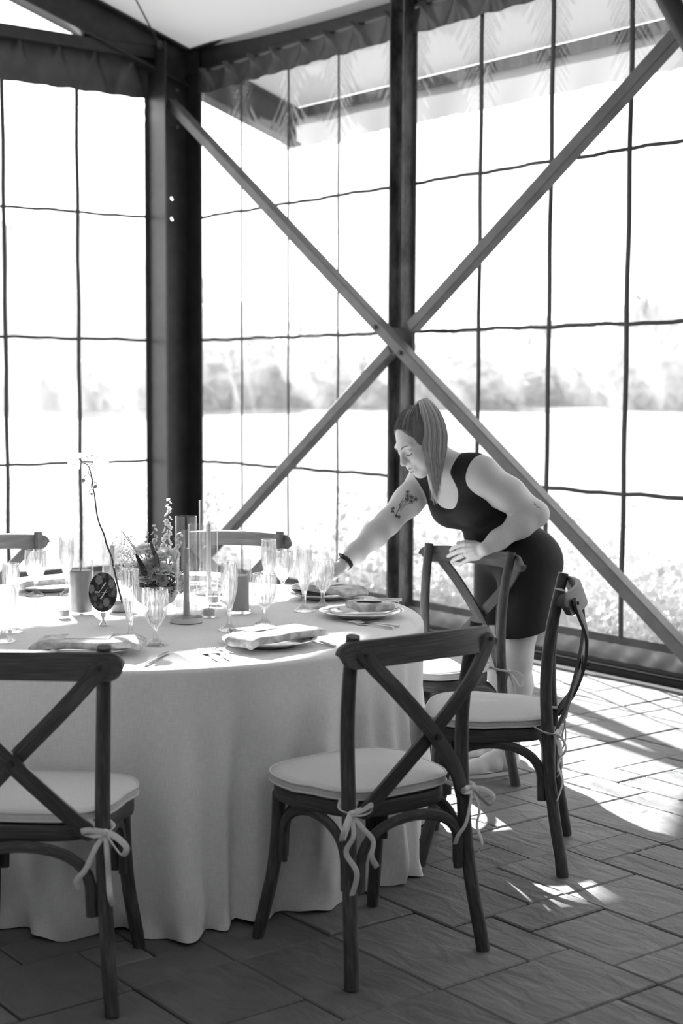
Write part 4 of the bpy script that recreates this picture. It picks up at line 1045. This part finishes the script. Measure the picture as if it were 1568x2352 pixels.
lat = nrm_(J['lsh']-J['rsh']); spn = nrm_(J['neck']-J['waist']); lat = nrm_(lat-spn*(lat@spn)); front = np.cross(spn, lat); front = -front if front[1] > 0 else front
RT3 = np.stack([lat, front, spn], 1)
hlat = nrm_(J['lhip']-J['rhip']); hfr = nrm_(np.cross(npv(0, 0, 1), hlat)); hfr = -hfr if hfr[1] > 0 else hfr
RH3 = np.stack([hlat, hfr, npv(0, 0, 1)], 1)
# head frame
r_, u_, t_ = np.array(rt), np.array(up), -np.array(fw)
def cdir(x, y, z): return nrm_(r_*x+u_*y+t_*z)
hf = cdir(-.69, -.585, .43); hu0 = cdir(-.48, .82, .2); hl = nrm_(np.cross(hf, hu0)); hl = -hl; hu = nrm_(np.cross(hl, hf)); hu = hu if hu@hu0 > 0 else -hu
hl = np.cross(hu, hf)*-1; hl = hl if hl@t_ > 0 else -hl      # her left side is turned to the camera
HO = J['head']; RHd = np.stack([hl, hf, hu], 1)
hp = lambda x, y, z: HO+RHd@npv(x, y, z)
HS = 1.02
def head(S, k=.02):
    e = lambda c, r, kk=.02, op='add': S.ell(hp(*[q*HS for q in c]), [q*HS for q in r], RHd, kk, op)
    c = lambda a, b, ra, rb, kk=.012, op='add': S.cone(hp(*[q*HS for q in a]), hp(*[q*HS for q in b]), ra*HS, rb*HS, kk, op)
    e((0, -.018, .032), (.074, .094, .092)); e((0, .030, -.022), (.063, .066, .088), .03)
    c((.045, -.005, -.062), (.012, .068, -.096), .024, .020, .03); c((-.045, -.005, -.062), (-.012, .068, -.096), .024, .020, .03)
    e((0, .075, -.097), (.022, .016, .017), .02); e((.034, .045, -.066), (.026, .030, .026), .03); e((-.034, .045, -.066), (.026, .030, .026), .03)                       # chin
    for s in (-1, 1):
        e((s*.034, .066, -.034), (.027, .024, .026), .03)              # cheek
        c((s*.014, .0875, .024), (s*.046, .0755, .026), .008, .008, .02)  # brow
        e((s*.031, .100, .004), (.016, .013, .010), .012, 'cut')       # socket
        e((s*.031, .0775, .003), (.0155, .0125, .0115), .004)          # lowered lid
        e((s*.0130, .1005, -.0325), (.0085, .0095, .0075), .008)        # nostril wing
        e((s*.077, -.012, -.004), (.010, .022, .032), .008)            # ear
        e((s*.007, .103, -.0385), (.0035, .005, .003), .003, 'cut')
    c((0, .090, .016), (0, .1145, -.026), .0085, .0105, .012); e((0, .1160, -.029), (.0115, .0095, .0095), .008)
    e((0, .094, -.062), (.024, .013, .018), .02)                       # mouth mound
    c((-.017, .094, -.0645), (0, .1045, -.0605), .0042, .0055, .005); c((.017, .094, -.0645), (0, .1045, -.0605), .0042, .0055, .005)
    c((-.015, .0935, -.0695), (0, .1025, -.0725), .0045, .0064, .006); c((.015, .0935, -.0695), (0, .1025, -.0725), .0045, .0064, .006)
    c((-.022, .0955, -.0655), (.022, .0955, -.0655), .0016, .0016, .003, 'cut'); c((-.010, .1085, -.0665), (.010, .1085, -.0665), .0016, .0016, .003, 'cut')
def torso(S, g=0.0, k=.04):
    S.ell(J['pelvis'], (.170+g, .118+g, .125+g), RH3, k); S.ell(J['waist'], (.143+g, .108+g, .135+g), RT3, .05)
    S.ell(J['chest'], (.150+g, .112+g, .150+g), RT3, .05)
    for s in (-1, 1): S.ell(J['chest']+front*.068+lat*.072*s-spn*.012, (.072+g, .060+g, .068+g), RT3, .05)
    for s in (-1, 1): S.ell(J['pelvis']-hfr*.050+hlat*.070*s+npv(0, 0, -.03), (.098+g, .090+g, .105+g), RH3, .05)
    S.cone(J['pelvis']+hfr*.05+npv(0, 0, .02), J['waist']+front*.035, .10+g, .085+g, .05)
    up_ = J['chest']+spn*.085; S.cone(up_-lat*.10, up_+lat*.11, .070+g, .070+g, .05)
def arms_root(S, g=0.0):
    S.cone(J['neck']+spn*.0, J['lsh']+npv(0, 0, .012), .050+g, .058+g, .05); S.cone(J['neck'], J['rsh']+npv(0, 0, .012), .050+g, .056+g, .05)
S = SDF((5.03, -2.76, -.0), (5.86, -1.56, 1.56), .0031)
torso(S)
arms_root(S)
S.cone(J['neck']-spn*.02, hp(0, -.030, -.055), .056, .050, .03)
head(S)
# arms
def limb(pts, k=.03):
    for (a, ra), (b, rb) in zip(pts[:-1], pts[1:]): S.cone(a, b, ra, rb, k)
mid = lambda a, b, t, o=npv(0, 0, 0): J[a]*(1-t)+J[b]*t+o
limb([(J['lsh'], .064), (mid('lsh', 'lel', .45, npv(.006, .006, -.008)), .064), (J['lel'], .047), (mid('lel', 'lwr', .3), .049), (mid('lel', 'lwr', .75), .036), (J['lwr'], .0275)])
limb([(J['rsh'], .062), (mid('rsh', 'rel', .45, npv(0, .004, -.006)), .059), (J['rel'], .047), (mid('rel', 'rwr', .3), .047), (mid('rel', 'rwr', .75), .035), (J['rwr'], .0265)])
# legs
limb([(J['lhip'], .098), (mid('lhip', 'lkn', .55), .078), (J['lkn'], .056), (mid('lkn', 'lank', .30, npv(0, .018, 0)), .055), (mid('lkn', 'lank', .65, npv(0, .008, 0)), .043), (J['lank'], .034), (J['lank']+npv(-.004, -.02, -.05), .034)])
limb([(J['rhip'], .098), (mid('rhip', 'rkn', .55), .078), (J['rkn'], .056), (mid('rkn', 'rank', .30, npv(0, .018, 0)), .055), (mid('rkn', 'rank', .65, npv(0, .008, 0)), .043), (J['rank'], .034), (J['rank']+npv(-.004, -.02, -.05), .034)])
# left hand on the chair rail; fingers bend over its front edge
def chain(pts, rads, k=.006):
    for i in range(len(pts)-1): S.cone(pts[i], pts[i+1], rads[i], rads[i+1], k)
LF = {  # knuckle, middle joint, end joint, tip
    'index': [(5.481, -2.074, .9285), (5.441, -2.071, .918), (5.400, -2.067, .906), (5.381, -2.063, .894)],
    'middle': [(5.490, -2.081, .911), (5.431, -2.076, .893), (5.389, -2.069, .879), (5.367, -2.064, .870)],
    'ring': [(5.501, -2.080, .8945), (5.447, -2.075, .875), (5.410, -2.068, .862), (5.391, -2.064, .853)],
    'little': [(5.516, -2.076, .8785), (5.475, -2.070, .860), (5.444, -2.065, .848), (5.427, -2.061, .841)]}
for kf, rr in (('index', .0092), ('middle', .0094), ('ring', .0090), ('little', .0080)):
    P = [npv(*q) for q in LF[kf]]; chain([J['lwr']*.35+P[0]*.65]+P, [rr*1.2, rr*1.08, rr*1.0, rr*.93, rr*.80], .003)
_a = nrm_(npv(-.97, -.05, -.18)); _n = nrm_(npv(.05, -1, .12)); _n = nrm_(_n-_a*(_n@_a))
S.ell((5.530, -2.064, .904), (.048, .017, .036), np.stack([_a, _n, np.cross(_a, _n)], 1), .015)
chain([npv(5.545, -2.052, .924), npv(5.500, -2.046, .930), npv(5.447, -2.043, .930), npv(5.405, -2.046, .924)], [.014, .0125, .011, .009], .006)
# right hand reaching down to the napkin
RB = J['rwr']
for (dx, tipz, rr, ln) in ((-.028, .806, .0080, .92), (-.010, .802, .0090, 1.05), (.010, .801, .0092, 1.08), (.029, .803, .0090, 1.0)):
    k0 = RB+npv(dx*.95, -.078, -.014); k1 = k0+npv(dx*.15, -.038*ln, -.012); k2 = k1+npv(dx*.1, -.020*ln, -.014); k3 = npv(k2[0]+dx*.05, k2[1]-.012*ln, tipz)
    chain([RB*.5+k0*.5, k0, k1, k2, k3], [.012, rr*1.12, rr, rr*.95, rr*.82], .005)
S.ell(RB+npv(0, -.048, -.006), (.038, .046, .0165), None, .015)
chain([RB+npv(.024, -.024, -.010), RB+npv(.046, -.052, -.022), RB+npv(.047, -.080, -.036), RB+npv(.040, -.098, -.045)], [.014, .0125, .011, .0088], .006)
SKIN = pmat('skin', .50, .5, .35); base(SKIN, ramp(SKIN, noise(SKIN, 180, 3), [(.3, .54), (.7, .61)])); bump(SKIN, noise(SKIN, 420, 3), .12, .001)
woman = link('person', S.mesh('person'), SKIN)
tag(woman, 'woman with blonde ponytail and black romper bending over the table, hand on chair rail', 'person')
body_sdf = S
# black sleeveless romper
R = SDF((5.12, -2.30, .50), (5.80, -1.56, 1.32), .0036)
def romper_shape(S, g):
    torso(S, g); S.cone(J['neck']-spn*.01, J['lsh']*.80+J['neck']*.20+npv(0, 0, .012), .050+g, .056+g, .04); S.cone(J['neck']-spn*.01, J['rsh']*.80+J['neck']*.20+npv(0, 0, .012), .050+g, .056+g, .04)
romper_shape(R, .008)
R.cone(J['waist']+front*.085-lat*.06+spn*.035, J['waist']+front*.085+lat*.06+spn*.035, .034, .034, .03)   # bodice bloused over the waist seam
R.cone(J['waist']+front*.128-lat*.16-spn*.012, J['waist']+front*.128+lat*.16-spn*.012, .008, .008, .012, 'cut')
for a, b, sx in (('lhip', 'lkn', 1), ('rhip', 'rkn', -1)):
    A_ = J[a]; B_ = A_+(J[b]-A_)*.82
    R.cone(A_+npv(0, .0, .0), B_+npv(sx*.004, .006, 0), .116, .108, .045)
R.half((5.5, -1.84, .575), (.0, .22, -1), .004)
# scoop neck and arm holes
nb = J['neck']
R.cone(nb+front*.035-spn*.030, nb+front*.20-spn*.045, .070, .075, .022, 'cut'); R.cone(nb+spn*.02, nb+spn*.12, .074, .09, .022, 'cut')
R.cone(nb-front*.02+spn*.0, nb-front*.14+spn*.03, .062, .07, .010, 'cut')
for sh, el, w in (('lsh', 'lel', 1), ('rsh', 'rel', -1)):
    c = J[sh]+lat*w*.012-spn*.02; R.cone(c, c+lat*w*.14-spn*.01, .072, .085, .010, 'cut'); R.cone(c-spn*.035, c+lat*w*.12-spn*.05, .058, .07, .012, 'cut'); R.cone(J[sh]+lat*w*.03, J[el], .075, .07, .006, 'cut')
ROMP = pmat('black_jersey', .018, .75, .25); bump(ROMP, noise(ROMP, 7, 4, .6, 'Object', (1, 1, .35)), .35, .02)
rm = link('romper', R.mesh('romper'), ROMP, woman)
MB().tube([J['waist']-lat*.0+front*.0+npv(0, 0, -.02)]*2, .001, 4).build('seam', ROMP, rm) if False else None
# shoes: white slip-on trainers with rubber soles
SHOE = pmat('white_canvas', .66, .8, .2); SOLE = pmat('white_rubber', .72, .5, .4); SOCK = pmat('grey_sock', .33, .9, .1)
def shoe(heel, toe, nm):
    heel, toe = npv(*heel), npv(*toe); d = nrm_(toe-heel); s = npv(-d[1], d[0], 0); L_ = np.linalg.norm(toe-heel)
    q = lambda f, x, z: heel+d*f*L_+s*x+npv(0, 0, z)
    H = SDF(np.minimum(heel, toe)-.07+npv(0, 0, .07), np.maximum(heel, toe)+npv(.07, .07, .15), .003)
    H.cone(q(.14, 0, .052), q(.45, 0, .050), .036, .038, .03); H.cone(q(.45, .002, .046), q(.80, .004, .034), .040, .030, .03); H.cone(q(.72, .010, .032), q(.88, .006, .030), .034, .026, .02); H.cone(q(.72, -.012, .032), q(.88, -.004, .030), .032, .026, .02)
    H.cone(q(.13, 0, .06), q(.24, 0, .088), .037, .040, .02); H.cone(q(.20, 0, .10), q(.23, 0, .16), .036, .05, .006, 'cut'); H.half(q(0, 0, .018), (0, 0, -1), .002)
    o = link('shoe', H.mesh('shoe'), SHOE, woman)
    P = []; n = 40
    for k in range(n):
        a = 2*PI*k/n; f = .5+.515*math.cos(a); w = (.031+.013*max(0, min(1, (f-.2)/.5)))*(abs(math.sin(a))**.75)*(1 if math.sin(a) > 0 else -1)
        v = q(f, w, 0); P.append((v[0], v[1]))
    cx, cy = sum(p[0] for p in P)/n, sum(p[1] for p in P)/n; b = MB(); rows = [(.985, .001), (1.01, .006), (1.0, .024), (.97, .027)]; V = [(cx+(x-cx)*k, cy+(y-cy)*k, z) for k, z in rows for x, y in P]
    F = [tuple(range(n-1, -1, -1)), tuple(range(3*n, 4*n))]+[(i*n+k, i*n+(k+1) % n, (i+1)*n+(k+1) % n, (i+1)*n+k) for i in range(3) for k in range(n)]; b.add(V, F)
    b.build('sole', SOLE, o); b = MB(); b.tube([(cx+(x-cx)*1.012, cy+(y-cy)*1.012, .0185) for x, y in P+P[:1]], .0014, 5, cap=False); b.build('sole_line', LINESHADE, o); return o
shoe((5.562, -1.858, 0), (5.500, -2.108, 0), 'l'); shoe((5.345, -1.680, 0), (5.290, -1.935, 0), 'r')
for a in ('lank', 'rank'):
    p = J[a]; b = MB(); b.lathe([(.0375, -.03), (.0385, .0), (.0375, .030), (.0368, .032), (.035, .03)], 24, tuple(p+npv(-.001, -.004, 0))); b.build('sock', SOCK, woman)
# face details that sit on the skin
from mathutils.bvhtree import BVHTree
bv = BVHTree.FromPolygons([v.co[:] for v in woman.data.vertices], [p.vertices[:] for p in woman.data.polygons])
def snap(p, off=.0004):
    q, n, _, _ = bv.find_nearest(Vector(p)); return q+n*off
def ink(name, m, paths, r, off=.0002, parent=None):
    b = MB()
    for P, rr in paths:
        q = [snap(p, off) for p in cr(P, max(6, len(P)*4))]; n = len(q); R_ = [np.interp(i/(n-1), np.linspace(0, 1, len(rr)), rr)*r for i in range(n)]
        b.tube(q, R_, 6)
    return b.build(name, m, parent or woman)
HAIRD = pmat('dark_blond', .11, .55, .4); LASH = pmat('lash', .02, .6, .2); LIPM = pmat('lip', .27, .45, .4); TAT = pmat('tattoo_ink', .07, .6, .2)
h_ = lambda *a: hp(*[q*HS for q in a])
for s in (-1, 1):
    ink('eyebrow', HAIRD, [([h_(s*.013, .105, .022), h_(s*.026, .102, .030), h_(s*.040, .094, .030), h_(s*.050, .082, .024)], (.8, 1, .8, .3))], .0023)
    ink('eyelashes', LASH, [([h_(s*.0175, .095, -.003), h_(s*.026, .098, -.0075), h_(s*.036, .095, -.0085), h_(s*.045, .086, -.0065)], (.4, 1, 1, .8))], .0016)
ink('lips', LIPM, [([h_(-.018, .10, -.0615), h_(0, .11, -.0585), h_(.018, .10, -.0615)], (.4, 1, .4)), ([h_(-.015, .10, -.071), h_(0, .108, -.0735), h_(.015, .10, -.071)], (.4, 1, .4))], .0022, .0)
# flower tattoo on the right upper arm, towards the camera
tn = nrm_(t_*1.0); ta = nrm_(J['rel']-J['rsh']); ts = np.cross(ta, tn)
def tp(u, v): return J['rsh']+ta*u+ts*v+tn*.06
paths = []
def fl(u, v, r, n=5):
    for k in range(n):
        a = 2*PI*k/n; paths.append(([tp(u, v), tp(u+r*.8*math.cos(a-.3), v+r*.8*math.sin(a-.3)), tp(u+r*math.cos(a), v+r*math.sin(a)), tp(u+r*.8*math.cos(a+.3), v+r*.8*math.sin(a+.3)), tp(u, v)], (1, 1, 1)))
for (u, v, r) in ((.105, .012, .011), (.098, -.004, .010), (.112, -.016, .010), (.092, -.022, .009), (.090, .024, .009), (.118, .004, .009), (.185, .030, .010), (.20, .020, .008), (.205, -.008, .008), (.198, -.022, .008)): fl(u, v, r)
for a, b in (((.12, .01), (.20, -.004)), ((.115, -.004), (.195, .0)), ((.12, -.014), (.175, -.006)), ((.185, .028), (.205, .0)), ((.21, -.014), (.205, .0)), ((.12, .02), (.165, .008)), ((.135, .012), (.16, .014))):
    paths.append(([tp(*a), tp((a[0]+b[0])/2, (a[1]+b[1])/2+.004), tp(*b)], (1, 1, 1)))
ink('tattoo', TAT, paths, .0011, -.0002)
paths = []; tn = nrm_(t_*.6+r_*.8); ta = nrm_(J['lel']-J['lsh']); ts = np.cross(ta, tn)
def tp(u, v): return J['lsh']+ta*u+ts*v+tn*.06
for (a, b) in (((.19, .0), (.225, .006)), ((.195, .008), (.205, .004)), ((.21, .012), (.215, .005))): paths.append(([tp(*a), tp((a[0]+b[0])/2+.003, (a[1]+b[1])/2+.003), tp(*b)], (1, 1, 1)))
ink('tattoo', TAT, paths, .0008, -.0001)
# watch, ring
wa = nrm_(J['rwr']-J['rel']); WM = pmat('watch_strap', .02, .5, .4)
wc = J['rwr']-wa*.012; q0 = Vector(wa).to_track_quat('Z', 'Y').to_matrix().to_4x4(); b = MB()
b.lathe([(.0285, -.009), (.0305, -.009), (.0315, 0), (.0305, .009), (.0285, .009), (.0275, 0)], 32, closed=True); o = b.build('watch', WM, woman); o.matrix_world = Matrix.Translation(wc) @ q0
MB().box((0, 0, 0), (.028, .028, .009), bev=.003).build('watch_case', WM, o, False).location = (0, .031, 0)
kp, kq = npv(*LF['ring'][0]), npv(*LF['ring'][1]); q0 = Vector(kq-kp).to_track_quat('Z', 'Y').to_matrix().to_4x4(); b = MB(); b.lathe([(.0098, -.0014), (.0112, 0), (.0098, .0014), (.0094, 0)], 24, closed=True); b.lathe([(.0005, -.004), (.003, -.002), (.0036, 0), (.003, .002), (.0005, .004)], 8, (0.0, .013, 0))
o = b.build('ring', SILVER, woman); o.matrix_world = Matrix.Translation(kp*.62+kq*.38) @ q0
# hair: scalp cap and long strands gathered in a high ponytail
HM = pmat('blond_hair', .58, .38, .5); HM2 = pmat('blond_highlight', .92, .35, .5); HM5 = pmat('mid_blond_hair', .24, .4, .5); HM3 = pmat('dark_hair', .12, .45, .5); HM4 = pmat('ash_hair', .13, .42, .5)
H = SDF(HO-.17, HO+.17, .003)
H.ell(h_(0, -.020, .034), [q*HS for q in (.0775, .0985, .0955)], RHd, .01); H.ell(h_(0, -.062, -.02), [q*HS for q in (.058, .05, .06)], RHd, .04)

for s in (-1, 1): H.ell(h_(s*.058, .008, .004), [q*HS for q in (.0105, .040, .046)], RHd, .02)
H.ell(h_(0, .088, -.022), [q*HS for q in (.056, .082, .118)], RHd, .012, 'cut'); H.half(h_(0, -.0, -.072), -hu, .01); H.half(h_(0, .048, -.040), RHd@npv(0, .75, -.66), .01)
cap = link('hair', H.mesh('hair'), HM3, woman)
pony = h_(.012, -.066, .118)
capv = np.array([v.co[:] for v in cap.data.vertices]); _q = ((capv-HO) @ RHd/HS-npv(0, -.020, .034))/npv(.0775, .0985, .0955); capv = capv[np.linalg.norm(_q, axis=1) > .985]
hr = np.random.default_rng(8)
def strands(name, m, n, gen, r0, r1, ns=10, sides=4):
    b = MB()
    for i in range(n):
        pts = gen(i); b.tube(cr(pts, ns), [lerp(r0, r1, k/(ns-1)) for k in range(ns)], sides, cap=False)
    o = b.build(name, m, cap, sharp=None); o['kind'] = 'stuff'; return o
def ell_proj(p, ex=1.0):   # push a head-local point onto the hair cap
    c = npv(0, -.020, .034); r = npv(.0775, .0985, .0955); d = (p-c)/r; return c+d/np.linalg.norm(d)*r*ex
def scalp(i):
    th = hr.uniform(-2.05, 2.05); s = .060*math.sin(th); z = -.022+.126*math.cos(th); y = .075-.085*(abs(math.sin(th)))**2.2
    if hr.random() < .3: s = math.copysign(.07+.008*hr.random(), th); z = hr.uniform(-.06, .03); y = hr.uniform(-.07, .0)
    A_ = ell_proj(npv(s, y, z), .992); B_ = npv(.012, -.066, .118); out = []
    if i % 2: A_ = RHd.T @ (capv[hr.integers(len(capv))]-HO)/HS
    for t in (0, .25, .5, .7, .85): out.append(ell_proj(A_*(1-t)+B_*t, 1.012+.012*hr.random()))
    return [h_(*q) for q in out]+[pony]
strands('scalp_strands', HM4, 700, scalp, .0004, .0008, 10, 3); strands('scalp_highlights', HM, 160, scalp, .0003, .0007, 10, 3)
g0 = npv(0, 0, -1)
def tail(i):
    a = hr.uniform(0, 2*PI); rr = math.sqrt(hr.random()); w1 = rr*math.cos(a); w2 = rr*math.sin(a)
    side_ = r_; dep = t_
    base0 = pony+r_*.006*w1+t_*.006*w2
    top = base0+u_*(.022+.006*w1)+r_*(.022+.010*w1)+t_*(.012+.01*w2)
    m1 = pony+r_*(.050+.040*w1)+u_*(-.030)+t_*(.045+.022*w2)
    m2 = pony+r_*(.066+.050*w1)+u_*(-.105)+t_*(.055+.024*w2)
    m3 = pony+r_*(.064+.050*w1)+u_*(-.185)+t_*(.057+.022*w2)
    ln = -.25-.13*(1-abs(w1+.25))*hr.random()**.6-.02*hr.random()
    e = pony+r_*(.076+.016*w1+hr.normal(0, .006))+u_*ln+t_*(.048+.02*w2)
    return [base0, top, m1, m2, m3, e]
strands('ponytail', HM, 1300, tail, .0011, .0003, 16, 3); strands('ponytail_highlights', HM2, 520, tail, .0010, .0003, 16, 3); strands('ponytail_lowlights', HM5, 600, tail, .0011, .0003, 16, 3)
MB().lathe([(.010, -.006), (.016, -.004), (.017, 0), (.016, .004), (.010, .006)], 16).build('hair_tie', HM3, cap).matrix_world = Matrix.Translation(pony) @ Vector(hu).to_track_quat('Z', 'Y').to_matrix().to_4x4()
def wisp(i):
    s = (.030+.012*i, .088-.012*i, .072-.01*i); a = h_(*s); return [a, a+u_*(-.04)+r_*(.012)+t_*.012, a+u_*(-.085)+r_*.030+t_*.014, a+u_*(-.13)+r_*.036+t_*.006]
strands('loose_wisps', HM2, 2, lambda i: wisp(i+.9), .0005, .0003, 14)
